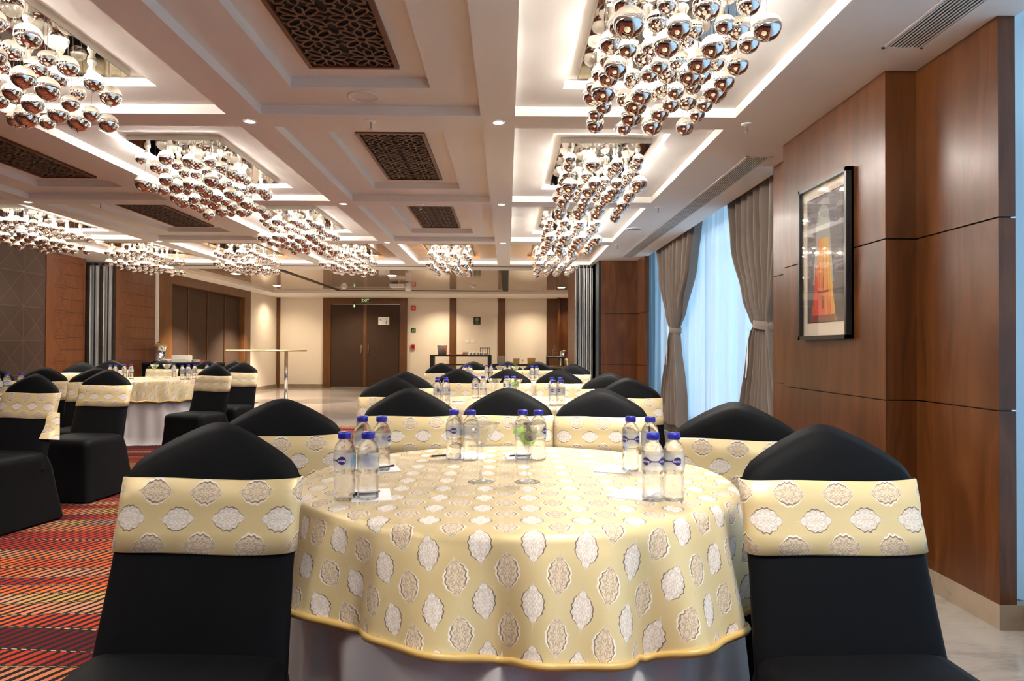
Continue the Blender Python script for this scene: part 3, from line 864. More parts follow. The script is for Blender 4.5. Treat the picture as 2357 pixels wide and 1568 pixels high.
# ================================================================== TABLES
TZ, TR = .74, .645
def overlay(seed, hang, amp, folds, R0=TR):
    rng = random.Random(seed); ph = [rng.random()*6.28 for _ in range(5)]
    n = 220; rs = []; prof = []
    top = [0.001, .12, .25, .38, .5, R0-.06, R0-.02]
    def wave(th):
        a = folds*.5*th + ph[0] + .55*sin(2*th + ph[3])
        return 1.7*abs(sin(a + .25*sin(2*a)))**.8 - .95 + .22*sin((folds*2+1)*th + ph[2])
    for r in top: rs.append([(r*cos(q*2*PI/n), r*sin(q*2*PI/n), TZ) for q in range(n)]); prof.append(r)
    s = R0-.02
    for a in (30, 60, 85):
        rr = R0-.02 + .026*sin(R(a)); zz = TZ - .026*(1-cos(R(a)))
        rs.append([(rr*cos(q*2*PI/n), rr*sin(q*2*PI/n), zz) for q in range(n)]); prof.append(s + .026*R(a))
    s0_ = s + .026*R(85); NZ = 16
    for k in range(1, NZ+1):
        f = k/NZ; row = []
        for q in range(n):
            th = q*2*PI/n; wv = wave(th)
            h = hang*(1 + .10*sin(2*th+ph[4]) - .07*wv*f)
            fl = (f**.85)
            rr = R0 + .006 + .035*fl + amp*wv*fl*(1 if wv > 0 else .75)
            rr = max(rr, R0+.008)
            row.append((rr*cos(th), rr*sin(th), TZ - .024 - h*f))
        rs.append(row); prof.append(s0_ + hang*f)
    mb = MB()
    ntop = len(rs)
    def uv(i, j):
        th = (j)*2*PI/n; return (prof[i]*cos(th) + .03, prof[i]*sin(th) + .02)
    mb.rings(rs, uv=uv)
    hem = MB(); a = rs[-1]
    seg = []
    for q in range(n):
        x, y, z = a[q]; k = 1.0
        seg.append([(x*1.004, y*1.004, z+.016), (x*1.012, y*1.012, z+.008), (x*1.006, y*1.006, z-.002), (x*.996, y*.996, z-.002), (x*.994, y*.994, z+.012)])
    seg.append(seg[0])
    hem.rings(seg)
    return mb, hem
def skirt(seed, folds=26):
    rng = random.Random(seed); ph = [rng.random()*6.28 for _ in range(4)]; n = 260; rs = []
    for r in (.3, TR-.03): rs.append([(r*cos(q*2*PI/n), r*sin(q*2*PI/n), TZ-.004) for q in range(n)])
    for k in range(15):
        f = k/14; row = []
        for q in range(n):
            th = q*2*PI/n
            wv = .6*sin(folds*th + ph[0] + 1.2*sin(3*th+ph[1])) + .4*sin((folds//2+2)*th + ph[2] + f*.8)
            rr = TR - .012 + .045*f + .024*wv*min(1, f*1.6) + (.02*max(0, f-.93)/.07)
            row.append((rr*cos(th), rr*sin(th), TZ-.008 - (TZ-.010-.010)*f))
        rs.append(row)
    return MB().rings(rs)
skirt_mesh = skirt(3).mesh('base_cloth', 'white_satin')
ov = {}
TABLES = {'T1': (.03, 2.09), 'T2': (-.03, 5.0), 'T3': (-.05, 8.5), 'L1': (-4.15, 5.05), 'L2': (-4.25, 8.45)}
TN = {'T1': 'nearest table', 'T2': 'second table behind the nearest', 'T3': 'farthest table of the right row', 'L1': 'table at the left photo edge', 'L2': 'left table standing before the rear room'}
for n, (k, (x, y)) in enumerate(TABLES.items()):
    t_ = thing('banquet_table', 'round banquet table hidden under cloths, ' + TN[k], 'table', (x, y, 0), 0, 'round banquet tables')
    MB().lathe([(.001, .705), (TR-.03, .705), (TR-.03, .730), (.001, .730)], 40).build('tabletop', 'table_oak', t_)
    MB().lathe([(.03, .03), (.03, .705)], 12).lathe([(.25, .009), (.25, .025), (.05, .035)], 24).build('pedestal', 'black_metal', t_)
    b_ = bpy.data.objects.new('base_cloth', skirt_mesh); COL.objects.link(b_); b_.location = (x, y, 0); b_.rotation_euler = (0, 0, n*1.3)
    tag(b_, 'white satin floor-length cloth on the ' + TN[k], 'tablecloth', 'white floor-length tablecloths')
    mb, hem = overlay(11+n*3, .235 if k == 'T1' else .205, .058 if k == 'T1' else .022, 11 if k == 'T1' else 20)
    o = tag(mb.build('brocade_tablecloth', 'brocade', None, (x, y, .001)), 'gold medallion brocade overlay cloth on the ' + TN[k], 'tablecloth', 'gold brocade overlay cloths')
    hem.build('hem_piping', 'piping', o)

# ================================================================== CHAIRS
CREST = [(0, 0), (.10, .012), (.25, .080), (.5, .250), (.72, .425), (.86, .560), (.94, .68), (.985, .82), (1, 1)]
def ztop(s):
    s = min(1, abs(s))
    for (a, va), (b_, vb) in zip(CREST, CREST[1:]):
        if s <= b_: return .940 - .150*(va + (vb-va)*(s-a)/(b_-a))
    return .79
def wback(z): return .209 + .010*max(0, (.62-z)/.2) - .002*max(0, (z-.8)/.1)
def yb(z): return -.175 - (z-.46)*.275
TH = .030
def chair_meshes():
    bk = MB(); NS, NT = 30, 22; f, r = [], []
    for j in range(NT+1):
        t_ = j/NT; rf, rr = [], []
        for i in range(NS+1):
            s = -1 + 2*i/NS; s = sin(s*PI/2)
            z = .34 + (ztop(s)-.34)*t_
            e = (1-abs(s)**5)**.5 * (1-t_**14)**.5
            x = s*wback(z)
            rf.append((x, yb(z) + TH*e, z)); rr.append((x, yb(z) - TH*e*1.1, z))
        f.append(rf); r.append(rr)
    bk.rings(f, closed=False); bk.rings(r, closed=False)
    st = MB(); rs = []
    # seat and skirt : rings from floor to seat top
    for z, hx, y0, y1, rad in ((.012, .243, -.300, .262, .035), (.06, .236, -.292, .255, .035), (.2, .222, -.268, .240, .04), (.34, .213, -.246, .232, .045), (.40, .216, -.215, .232, .05), (.430, .213, -.205, .228, .055), (.446, .200, -.19, .212, .06), (.454, .17, -.16, .18, .06), (.457, .10, -.10, .11, .06)):
        ring = rrect(hx, y0, y1, rad, z, 6)
        out = []
        for (x, y, zz) in ring:
            cxx = abs(x)/hx; cyy = abs((y-(y0+y1)/2)/((y1-y0)/2))
            mid = 1 - min(cxx, cyy)            # 1 at the middle of a side
            pinch = .030*mid*mid*(1 - min(1, zz/.42)) if zz < .42 else 0
            lift = .045*mid**1.5 if zz < .03 else (.02*mid if zz < .1 else 0)
            out.append((x*(1-pinch*1.2), y*(1-pinch*1.2), zz + lift))
        rs.append(out)
    st.rings(rs, cap1=True)
    sa = MB(); rs = []; n = 64
    zs = [.655, .658, .70, .735, .76, .813, .816]
    per = []
    for k, z in enumerate(zs):
        row = []; o_ = .0045 if 0 < k < len(zs)-1 else .001
        o_ -= .002 if k == 3 else 0
        for q in range(n):
            th = 2*PI*q/n; c, s_ = cos(th), sin(th)
            x = (wback(z)+o_-.002)*(abs(c)**.42)*(1 if c > 0 else -1); y = (TH+o_+.002)*(abs(s_)**.62)*(1 if s_ > 0 else -1)
            row.append((x, yb(z)+y, z + .002*sin(x*18+k)))
        rs.append(row)
    acc = [0]
    for q in range(n):
        a = Vector(rs[2][q]); b_ = Vector(rs[2][(q+1) % n]); acc.append(acc[-1] + (a-b_).length)
    sa.rings(rs, uv=lambda i, j: (acc[j], zs[i]+.024))
    return bk, st, sa
bk, st, sa = chair_meshes()
TOPY = yb(.94)
CN = []
def cpos(px, py_y, phi, lab):
    CN.append((px, py_y, phi, lab))
# (x of crest, y of crest, facing degrees clockwise from +y, label)
cpos(-.690, 1.655, 182, 'black-covered chair with gold brocade sash, nearest on the left of the front table')
cpos(.760, 1.655, 178, 'black-covered chair with gold brocade sash, nearest on the right of the front table')
cpos(-.795, 2.42, 166, 'black-covered chair behind the near left chair, at the left side of the front table')
cpos(.790, 2.36, -166, 'black-covered chair behind the near right chair, in front of the wooden pier')
cpos(-.438, 3.12, 176, 'black-covered chair across the front table, left of three, behind the empty martini glass')
cpos(.005, 3.16, 180, 'black-covered chair across the front table, middle of three')
cpos(.430, 3.12, -176, 'black-covered chair across the front table, right of three')
cpos(-.710, 4.28, 182, 'black-covered chair at the near left of the second table')
cpos(-.775, 5.20, 168, 'black-covered chair at the left of the second table, before the double door')
cpos(.755, 4.28, 178, 'black-covered chair at the near right of the second table, overlapping the window curtain')
cpos(.770, 5.15, -168, 'black-covered chair at the right of the second table, before the dark jamb')
cpos(-.427, 6.00, 175, 'black-covered chair on the far side of the second table, left of three')
cpos(.010, 6.04, 180, 'black-covered chair on the far side of the second table, middle of three')
cpos(.460, 6.02, -175, 'black-covered chair on the far side of the second table, right of three')
cpos(-.80, 8.3, 165, 'black-covered chair at the left of the farthest right-row table, below the console table')
cpos(.79, 8.1, -165, 'black-covered chair at the right of the farthest right-row table, below the glassware counter')
cpos(-.475, 9.55, 175, 'black-covered chair behind the farthest right-row table, left of three')
cpos(.010, 9.58, 180, 'black-covered chair behind the farthest right-row table, middle of three')
cpos(.435, 9.55, -175, 'black-covered chair behind the farthest right-row table, right of three')
cpos(-3.12, 4.55, 190, 'black-covered chair cut by the left photo edge, nearest at the left edge table')
cpos(-3.17, 5.46, 184, 'black-covered chair standing right of the left edge table, in front of another')
cpos(-3.54, 5.92, 168, 'black-covered chair mostly hidden behind the chair right of the left edge table')
cpos(-4.05, 6.02, 175, 'black-covered chair on the far side of the left edge table, beside the water bottles')
cpos(-4.52, 6.05, 180, 'black-covered chair at the left photo edge behind the water bottles')
cpos(-4.95, 8.0, 165, 'black-covered chair left of the rear left table, below the routed wood panel')
cpos(-3.10, 7.30, 193, 'black-covered chair with its seat in view, at the near right of the rear left table')
cpos(-3.16, 8.20, 188, 'black-covered chair behind the near right chair of the rear left table, before the white wall')
cpos(-3.62, 9.15, 190, 'black-covered chair at the far right of the rear left table')
cpos(-4.12, 9.45, 180, 'black-covered chair on the far side of the rear left table, before the white plates')
cpos(-4.74, 9.45, 175, 'black-covered chair on the far side of the rear left table, behind the martini glasses')
cpos(-5.25, 9.1, 165, 'black-covered chair at the far left of the rear left table, before the partition stack')
ch0 = None
for n, (x, y, phi, lab) in enumerate(CN):
    rz = -R(phi); ox = x - (-sin(rz))*TOPY; oy = y - cos(rz)*TOPY
    if ch0 is None:
        ch0 = thing('banquet_chair', lab, 'chair', (ox, oy, .009), rz, 'banquet chairs in black covers')
        bk.build('backrest', 'black_cover', ch0, weld=True); st.build('seat', 'black_cover', ch0); sa.build('sash', 'brocade_sash', ch0)
    else: place(copy_tree(ch0), (ox, oy, .009), rz, lab)

for o_ in list(COL.objects):     # loose sash end on the chair cut by the left photo edge
    if o_.get('label', '').startswith('black-covered chair cut by'):
        tl0 = MB(); rs = []
        for k in range(7):
            z = .70 - k*.028; wv = .006*sin(k*1.4)
            rs.append([(-.196 + .004*k, yb(z) + .034 + wv, z), (-.222 - .006*k, yb(z) + .020 + wv, z - .004), (-.232 - .007*k, yb(z) - .012, z - .010)])
        tl0.rings(rs, closed=False, uv=lambda i, j: (j*.035, i*.03)).build('sash_tail', 'brocade_sash', o_)
        break

# ================================================================== TABLEWARE
TY = TZ + .0015
prof = [(.001, .004), (.012, .002), (.022, 0), (.0265, .004), (.0272, .012), (.0262, .022), (.0268, .034), (.0262, .052), (.0262, .060), (.0235, .066), (.0262, .072), (.0275, .080), (.0278, .110), (.0272, .124), (.0245, .136), (.019, .146), (.0145, .151), (.0138, .158)]
btl = MB().lathe(prof, 28, cap0=False, cap1=True)
cap = MB().lathe([(.0155, .156), (.0172, .157), (.0172, .168), (.0160, .173), (.001, .1735)], 28, cap0=True, cap1=False)
def cyl_patch(mb, pts2, r, mi=0):
    pass
lb = MB(); n = 36
lb.rings([[((.0281)*cos(2*PI*q/n), .0281*sin(2*PI*q/n), z) for q in range(n)] for z in (.081, .121)])
lg = MB()   # double-drop mark : columns of quads around angle range
def hh(t_):
    t_ = abs(t_)
    if t_ < .18: return .0014
    if t_ < .68:
        f = (t_-.18)/.5; f = f*f*(3-2*f); return .0014 + .0092*f
    return .0106*math.sqrt(max(0, 1-((t_-.68)/.32)**2))
N = 48; RR = .0283; SP = R(70)
for k in range(N):
    a, b_ = -1 + 2*k/N, -1 + 2*(k+1)/N
    A, B = -PI/2 + a*SP, -PI/2 + b_*SP
    lg.quad((RR*cos(A), RR*sin(A), .103-hh(a)), (RR*cos(B), RR*sin(B), .103-hh(b_)), (RR*cos(B), RR*sin(B), .103+hh(b_)), (RR*cos(A), RR*sin(A), .103+hh(a)))
tm = text_mesh('kinley', .0088)
lt = MB()
for side in (-.66, .66):
    for p in tm.polygons:
        pts = []
        for vi in p.vertices:
            v = tm.vertices[vi].co; th = -PI/2 + side*SP + v.x/.0283; pts.append((.0286*cos(th), .0286*sin(th), .103 + v.y))
        lt.poly(pts)
tl_ = MB()   # teal figure and bar lines on the back of the label
for a0, a1, z0, z1 in ((0.05, .16, .092, .106), (0.08, .13, .108, .112), (.02, .19, .086, .091)):
    A, B = a0*PI, a1*PI
    tl_.quad((RR*cos(A), RR*sin(A), z0), (RR*cos(B), RR*sin(B), z0), (RR*cos(B), RR*sin(B), z1), (RR*cos(A), RR*sin(A), z1))
for k in range(12):
    A = .62*PI + k*.022*PI; B = A + .011*PI
    tl_.quad((RR*cos(A), RR*sin(A), .088), (RR*cos(B), RR*sin(B), .088), (RR*cos(B), RR*sin(B), .114), (RR*cos(A), RR*sin(A), .114), mi=1)
for k in range(7):
    z = .087 + k*.0042
    tl_.quad((RR*cos(.3*PI), RR*sin(.3*PI), z), (RR*cos(.55*PI), RR*sin(.55*PI), z), (RR*cos(.55*PI), RR*sin(.55*PI), z+.0014), (RR*cos(.3*PI), RR*sin(.3*PI), z+.0014), mi=1)
bt0 = thing('water_bottle', '', 'bottle', group='small water bottles with blue caps')
btl.build('bottle_body', 'water_bottle_plastic', bt0); cap.build('cap', 'cap_blue', bt0)
lo = lb.build('label_sleeve', 'bottle_label', bt0)
lg.build('double_drop_mark', 'logo_purple', lo); lt.build('lettering', 'paper', lo); tl_.build('label_print', ['logo_teal', 'label_grey'], lo)
first = [True]
def bottle(x, y, rz, lab):
    o = bt0 if first[0] else copy_tree(bt0); first[0] = False
    place(o, (x, y, TY), R(rz), lab)
CL = [('front left pair', (-.445, -.335), (-.385, -.335)), ('rear left pair', (-.485, .07), (-.425, .07)), ('back centre-left pair', (-.215, .30), (-.155, .29)),
      ('back centre-right pair', (.025, .30), (.08, .295)), ('rear right pair', (.365, .09), (.425, .08)), ('front right pair', (.345, -.335), (.40, -.33))]
ROT = {0: (-50, 150), 1: (160, 120), 2: (-45, 80), 3: (190, 100), 4: (-5, 30), 5: (0, -40)}
TS = {'T1': 'on the nearest table', 'T2': 'on the second table', 'T3': 'on the farthest right-row table'}
for k, nm in TS.items():
    cx, cyy = TABLES[k]; rng = random.Random(len(nm))
    for c, (cn, a, b_) in enumerate(CL):
        for q, (p, side) in enumerate(((a, 'left'), (b_, 'right'))):
            rz = ROT[c][q] if k == 'T1' else rng.uniform(-180, 180)
            bottle(cx+p[0], cyy+p[1], rz, 'blue-capped water bottle %s, %s, %s one' % (nm, cn, side))
for x, y, nm in ((-4.64, 8.02, 'outer of the near left pair'), (-4.585, 8.03, 'inner of the near left pair'), (-4.61, 8.26, 'left of the far left pair'), (-4.54, 8.28, 'right of the far left pair'),
                 (-3.86, 8.14, 'left front of the cluster of four'), (-3.79, 8.15, 'right front of the cluster of four'), (-3.90, 8.38, 'left rear of the cluster of four'), (-3.83, 8.40, 'right rear of the cluster of four'),
                 (-3.82, 8.72, 'left of the rear right pair'), (-3.74, 8.70, 'right of the rear right pair'), (-4.28, 8.80, 'behind the empty martini glass')):
    bottle(x, y, random.uniform(-180, 180), 'blue-capped water bottle on the rear left table, ' + nm)
for x, y, nm in ((-3.86, 5.20, 'nearest of three'), (-3.97, 5.45, 'middle of three'), (-3.88, 5.48, 'right of three')):
    bottle(x, y, random.uniform(-40, 40), 'blue-capped water bottle on the left edge table, ' + nm)

# martini glasses
mg = MB().lathe([(.001, .0), (.038, .0), (.0385, .0015), (.03, .004), (.006, .009), (.0038, .018), (.0036, .085), (.006, .096), (.030, .130), (.0535, .170), (.0545, .1705), (.0537, .1712), (.0285, .1325), (.006, .1005), (.001, .0985)], 36, cap0=False, cap1=False)
mg0 = None
candy = MB()
candy.rings([rrect(.009, -.007, .007, .003, z, 3) for z in (0, .004, .010, .013)], cap0=True, cap1=True)
candy.poly([(.009, 0, .006), (.018, .006, .012), (.018, -.006, .003)]).poly([(-.009, 0, .006), (-.018, .006, .003), (-.018, -.006, .012)])
cme = [candy.mesh('wrapped_candy', 'candy_green'), candy.mesh('wrapped_candy', 'candy_grey')]
def glass(x, y, lab, full, where):
    o = tag(mg.build('martini_glass', 'glass', None, (x, y, TY)) if True else None, lab, 'glass', 'martini glasses')
    if full:
        rng = random.Random(int(x*100)+5)
        spots = [(0, 0, .108), (.014, .004, .124), (-.013, .008, .125), (.0, -.015, .127), (.022, .016, .143), (-.022, .012, .146), (.003, .022, .142), (.018, -.017, .145), (-.018, -.014, .144), (0, 0, .158)]
        wd = ['lowest one', 'low right one', 'low left one', 'low front one', 'mid right one', 'mid left one', 'mid rear one', 'front right one', 'front left one', 'topmost one']
        for k, (dx, dy, dz) in enumerate(spots):
            c = bpy.data.objects.new('wrapped_candy', cme[k % 2 if k not in (4,) else 0]); COL.objects.link(c)
            c.location = (x+dx, y+dy, TY+dz); c.rotation_euler = (rng.uniform(-.6, .6), rng.uniform(-.6, .6), rng.uniform(0, 6.28)); c.scale = (1.2, 1.2, 1.2)
            tag(c, '%s wrapped candy in the martini glass on the %s, %s' % ('green' if k % 2 == 0 else 'grey', where, wd[k]), 'candy', 'wrapped candies in a martini glass')
glass(.03-.105, 2.09-.10, 'empty martini glass on the nearest table', 0, 'nearest table')
glass(.03+.03, 2.09-.10, 'martini glass filled with green candies on the nearest table', 1, 'nearest table')
glass(-.03-.06, 5.0-.10, 'empty martini glass on the second table', 0, 'second table')
glass(-.03+.09, 5.0-.12, 'martini glass filled with green candies on the second table', 1, 'second table')
glass(-.05-.04, 8.5-.10, 'empty martini glass on the farthest right-row table', 0, 'farthest right-row table')
glass(-.05+.15, 8.5-.12, 'martini glass filled with green candies on the farthest right-row table', 1, 'farthest right-row table')
glass(-4.40, 8.55, 'martini glass filled with green candies on the rear left table', 1, 'rear left table')
glass(-4.24, 8.54, 'empty martini glass on the rear left table', 0, 'rear left table')

# notepads and pens
def pad(x, y, rz, lab, zz=TY):
    return tag(place(MB().box(-.05, .05, -.07, .07, 0, .003).build('notepad', 'paper'), (x, y, zz), R(rz)), lab, 'notepad', 'white notepads on the tables')
def pen(x, y, rz, lab, zz):
    t_ = thing('pen', lab, 'pen', (x, y, zz+.004), R(rz), 'black pens on the tables')
    MB().tube([(-.045, 0, 0), (.036, 0, 0)], .0032, 10).build('pen_barrel', 'black_plastic', t_)
    MB().tube([(.036, 0, 0), (.040, 0, 0)], .0028, 10).build('pen_tip', 'orange', t_)
    MB().box(-.043, -.02, -.001, .001, .003, .0052).build('pen_clip', 'black_plastic', t_)
P1 = [(-.355, 1.80, 12, 'behind the front left pair'), (-.40, 2.20, 18, 'beside the rear left pair'), (-.125, 2.45, -5, 'behind the empty martini glass'),
      (.045, 2.45, 5, 'behind the candy-filled glass'), (.345, 2.20, -20, 'beside the rear right pair'), (.34, 1.83, -32, 'beside the front right pair')]
for x, y, rz, w_ in P1: pad(x, y, rz, 'white notepad on the nearest table, ' + w_)
pen(-.37, 1.80, 35, 'black pen lying on the notepad behind the front left bottles, nearest table', TY+.003)
pen(-.395, 2.20, 40, 'black pen lying on the notepad beside the rear left bottles, nearest table', TY+.003)
pen(-.235, 2.45, 205, 'black pen lying on the cloth left of the back bottles, nearest table', TY)
pen(.045, 2.44, 200, 'black pen lying on the notepad behind the candy-filled glass, nearest table', TY+.003)
for x, y, rz, w_ in ((-.36, 4.85, 20, 'beside the left bottles'), (.30, 4.85, -20, 'beside the right bottles'), (.02, 5.3, 0, 'at the back')): pad(x, y, rz, 'white notepad on the second table, ' + w_)
pen(-.35, 4.86, 30, 'black pen lying on the notepad beside the left bottles, second table', TY+.003)
pad(-3.95, 8.75, 15, 'white notepad on the rear left table behind the bottles')
pad(-3.60, 8.30, -30, 'white notepad on the rear left table at its right edge')

# ================================================================== REAR ROOM FURNITURE
def high_table(x, y, lab, r=.41):
    t_ = thing('high_table', lab, 'cocktail table', (x, y, 0), 0, 'tall cocktail tables')
    MB().lathe([(.001, 1.045), (r, 1.045), (r, 1.075), (.001, 1.075)], 40).build('tabletop', 'table_oak', t_)
    MB().lathe([(.036, .02), (.036, 1.045)], 20).build('pole', 'chrome', t_)
    MB().lathe([(.001, .0), (.235, .0), (.235, .008), (.05, .022), (.001, .022)], 32).build('foot_plate', 'steel', t_)
high_table(-4.57, 14.15, 'tall round cocktail table with chrome pole, the right one in full view')
high_table(-5.33, 14.0, 'tall round cocktail table with chrome pole, the left one behind a black chair', .40)
# console by the far wall
def open_console(x0, x1, y, h, lab, low=None, T=.045):
    t_ = thing('console_table', lab, 'console table', ((x0+x1)/2, y, 0), 0, 'black consoles along the far wall'); w_ = (x1-x0)/2
    MB().box(-w_, w_, -.2, .2, h-T, h).build('tabletop', 'black_metal', t_)
    for sx in (-1, 1):
        MB().box(min(sx*w_, sx*(w_-.10)), max(sx*w_, sx*(w_-.10)), -.2, .2, 0, h-T).build('leg', 'black_metal', t_)
    if low: MB().box(-w_+.24, w_-.24, -.18, .18, low-.03, low).build('shelf', 'black_metal', t_); MB().box(-w_+.24, -w_+.27, -.18, .18, 0, low-.03).box(w_-.27, w_-.24, -.18, .18, 0, low-.03).build('shelf_support', 'black_metal', t_)
    return t_
open_console(-2.06, -.42, 18.4, .945, 'black open console table holding the ice bucket and cups', .70)
open_console(-.40, 1.12, 18.7, .70, 'low black console with glass top holding gold boxes')
Z = .945
b_ = tag(MB().lathe([(.001, 0), (.115, 0), (.135, .25), (.14, .255), (.135, .262), (.125, .255)], 28, cap1=False).build('ice_bucket', 'aluminium', None, (-1.75, 18.4, Z)), 'brushed metal ice bucket on the left of the console table', 'bucket')
tag(MB().box(-.2, .2, -.12, .12, 0, .02).box(-.2, -.18, -.12, .12, .02, .045).box(.18, .2, -.12, .12, .02, .045).build('serving_tray', 'red', None, (-1.35, 18.35, Z)), 'red serving tray in front of the wood strip on the console table', 'tray')
tag(MB().box(-.075, .075, -.05, .05, 0, .085).build('tea_box', 'china', None, (-1.13, 18.46, Z)), 'pale box of tea between the red tray and the cups', 'box')
cup = MB().lathe([(.001, 0), (.028, 0), (.036, .055), (.040, .085), (.037, .085), (.03, .01)], 18, cap1=False)
for k in range(5):
    tag(cup.build('cup', 'china', None, (-.97 + k*.095, 18.38, Z)), 'white cup in the row on the console table, number %s from the left' % ['one', 'two', 'three', 'four', 'five'][k], 'cup', 'white cups on the console')
rk = thing('magazine_rack', 'black slatted rack at the right end of the console table', 'rack', (-.60, 18.4, Z))
MB().box(-.13, .13, -.08, .08, 0, .02).build('rack_base', 'black_metal', rk); MB().box(-.13, .13, -.02, .0, .185, .2).build('rack_rail', 'black_metal', rk)
for k in range(5): MB().box(-.13 + k*.0625 - .0, -.13 + k*.0625 + .016, -.02, .0, .02, .185).build('slat', 'black_metal', rk)
tag(MB().box(-.10, .10, -.03, .03, 0, .02).build('spoon_tray', 'steel', None, (-.60, 18.29, Z)), 'steel tray before the slatted rack', 'tray')
tag(MB().box(-.10, .10, -.08, .08, 0, .22).build('storage_bin', 'gray_box', None, (-.17, 18.7, .70)), 'grey bin at the left end of the low console', 'bin')
gi = 0
for x, w_, h in ((.25, .085, .155), (.66, .105, .175)):
    t_ = thing('gift_box', 'square gold box on the low console, the %s one' % ('smaller left', 'larger right')[gi], 'box', (x, 18.7, .70), 0, 'gold boxes on the low console'); gi += 1
    MB().box(-w_, w_, -.07, .07, 0, h*.7).build('box_body', 'gold', t_)
    MB().box(-w_-.006, w_+.006, -.076, .076, h*.7, h).build('box_lid', 'gold', t_)
wg = MB().lathe([(.001, 0), (.03, 0), (.028, .004), (.004, .01), (.004, .06), (.02, .075), (.032, .10), (.028, .13), (.026, .13), (.030, .10), (.018, .078), (.001, .07)], 18, cap0=False, cap1=False)
tag(wg.build('wine_glass', 'glass', None, (.42, 18.62, .70)), 'small stem glass between the two gold boxes', 'glass')
# glassware counter at right
ct = thing('service_counter', 'dark service counter with raised shelf below the glassware, right of the far wall', 'counter', (1.29, 15.0, 0))
MB().box(-.42, .6, -.3, .3, .70, .74).build('counter_top', 'table_oak', ct); MB().box(-.38, .6, -.28, .28, 0, .70).build('counter_body', 'black_metal', ct)
MB().box(-.42, -.05, -.1, .28, .92, .95).box(-.42, -.38, -.1, .28, .74, .92).box(-.09, -.05, -.1, .28, .74, .92).build('raised_shelf', 'black_metal', ct)
tum = MB().lathe([(.001, 0), (.030, 0), (.036, .13), (.033, .13), (.028, .006)], 18, cap1=False)
decm = MB().lathe([(.001, 0), (.05, 0), (.055, .06), (.045, .14), (.018, .19), (.02, .25), (.017, .25), (.015, .19), (.04, .135)], 20, cap1=False)
spots = [(1.10, 14.80), (1.18, 14.86), (1.26, 14.78), (1.13, 14.97), (1.21, 14.98), (1.29, 14.92)]
nm = ['front left', 'front middle', 'front right', 'rear left', 'rear middle', 'rear right']
for k, (x, y) in enumerate(spots):
    tag(tum.build('tumbler', 'glass', None, (x, y, .74)), 'clear glass on the service counter, %s of the cluster' % nm[k], 'glass', 'glasses on the service counter')
for k, (x, y, z) in enumerate(((1.05, 15.1, .95), (1.44, 15.05, .74), (1.38, 14.90, .74))):
    tag(decm.build('carafe', 'glass', None, (x, y, z)), 'clear glass carafe %s' % ['on the raised shelf of the service counter', 'behind the glasses, left of two', 'behind the glasses, right of two'][k], 'carafe', 'glass carafes on the service counter')
kt = thing('coffee_urn', 'tall chrome urn among the glassware on the service counter', 'urn', (1.27, 15.38-.2+.02, .74))
MB().lathe([(.001, 0), (.09, 0), (.09, .30), (.07, .34), (.001, .36)], 24).build('urn_body', 'chrome', kt); MB().lathe([(.01, .36), (.018, .375), (.001, .385)], 10).build('lid_knob', 'black_plastic', kt)
tag(MB().lathe([(.001, 0), (.05, 0), (.09, .018), (.085, .018), (.045, .004)], 24, cap1=False).build('saucer', 'china', None, (.99, 14.82, .74)), 'white saucer at the front edge of the service counter', 'plate')
# buffet at left
bf = thing('buffet_table', 'black-draped buffet table by the folding doors', 'table', (-5.88, 12.2, 0))
MB().box(-.62, .72, -.35, .35, .83, .86).build('tabletop', 'black_metal', bf); MB().box(-.61, .71, -.34, .34, 0, .83).build('drape', 'black_cover', bf)
BZ = .86
ur = thing('soup_urn', 'tall chrome beverage urn with a bronze lid on the buffet table', 'urn', (-6.13, 12.1, BZ))
MB().lathe([(.001, 0), (.115, 0), (.115, .04), (.10, .05), (.10, .27), (.112, .28)], 32).build('urn_body', 'chrome', ur)
MB().lathe([(.112, .28), (.112, .30), (.08, .318), (.001, .322)], 32).build('urn_lid', 'gold', ur)
MB().tube([(-.05, 0, .315), (-.05, 0, .345), (.05, 0, .345), (.05, 0, .315)], .008).build('lid_handle', 'chrome', ur)
MB().tube([(.10, -.1, .05), (.14, -.13, .10), (.14, -.13, .14)], .012).build('tap', 'chrome', ur)
tag(MB().box(-.14, .14, -.10, .10, 0, .115).box(-.13, .13, -.09, .09, .115, .12).build('napkin_crate', 'china', None, (-5.84, 12.30, BZ)), 'tall white crate on the buffet table beside the urn', 'box', 'white crates on the buffet')
tag(MB().box(-.12, .12, -.08, .08, 0, .055).box(-.11, .11, -.07, .07, .055, .06).build('napkin_crate', 'china', None, (-5.74, 12.05, BZ)), 'lower white crate in front of the tall one', 'box', 'white crates on the buffet')
pl = MB().lathe([(.001, 0), (.05, 0), (.085, .012), (.081, .012), (.045, .004)], 28, cap1=False)
for k in range(5):
    tag(pl.build('plate', 'china', None, (-5.50, 12.1, BZ + k*.0085)), 'white plate in the stack on the buffet table, %s' % ['bottom', 'second from bottom', 'middle', 'second from top', 'top'][k], 'plate', 'stacked white plates on the buffet')
tag(MB().lathe([(.001, 0), (.04, 0), (.075, .055), (.071, .055), (.038, .006)], 24, cap1=False).build('bowl', 'china', None, (-5.96, 12.0, BZ)), 'white bowl in front of the crates on the buffet table', 'bowl')
tag(MB().box(-.085, .085, -.07, .07, 0, .012).box(-.085, -.075, -.07, .07, .012, .03).box(.075, .085, -.07, .07, .012, .03).build('serving_tray', 'red', None, (-5.30, 12.1, BZ)), 'red tray at the right end of the buffet table', 'tray')

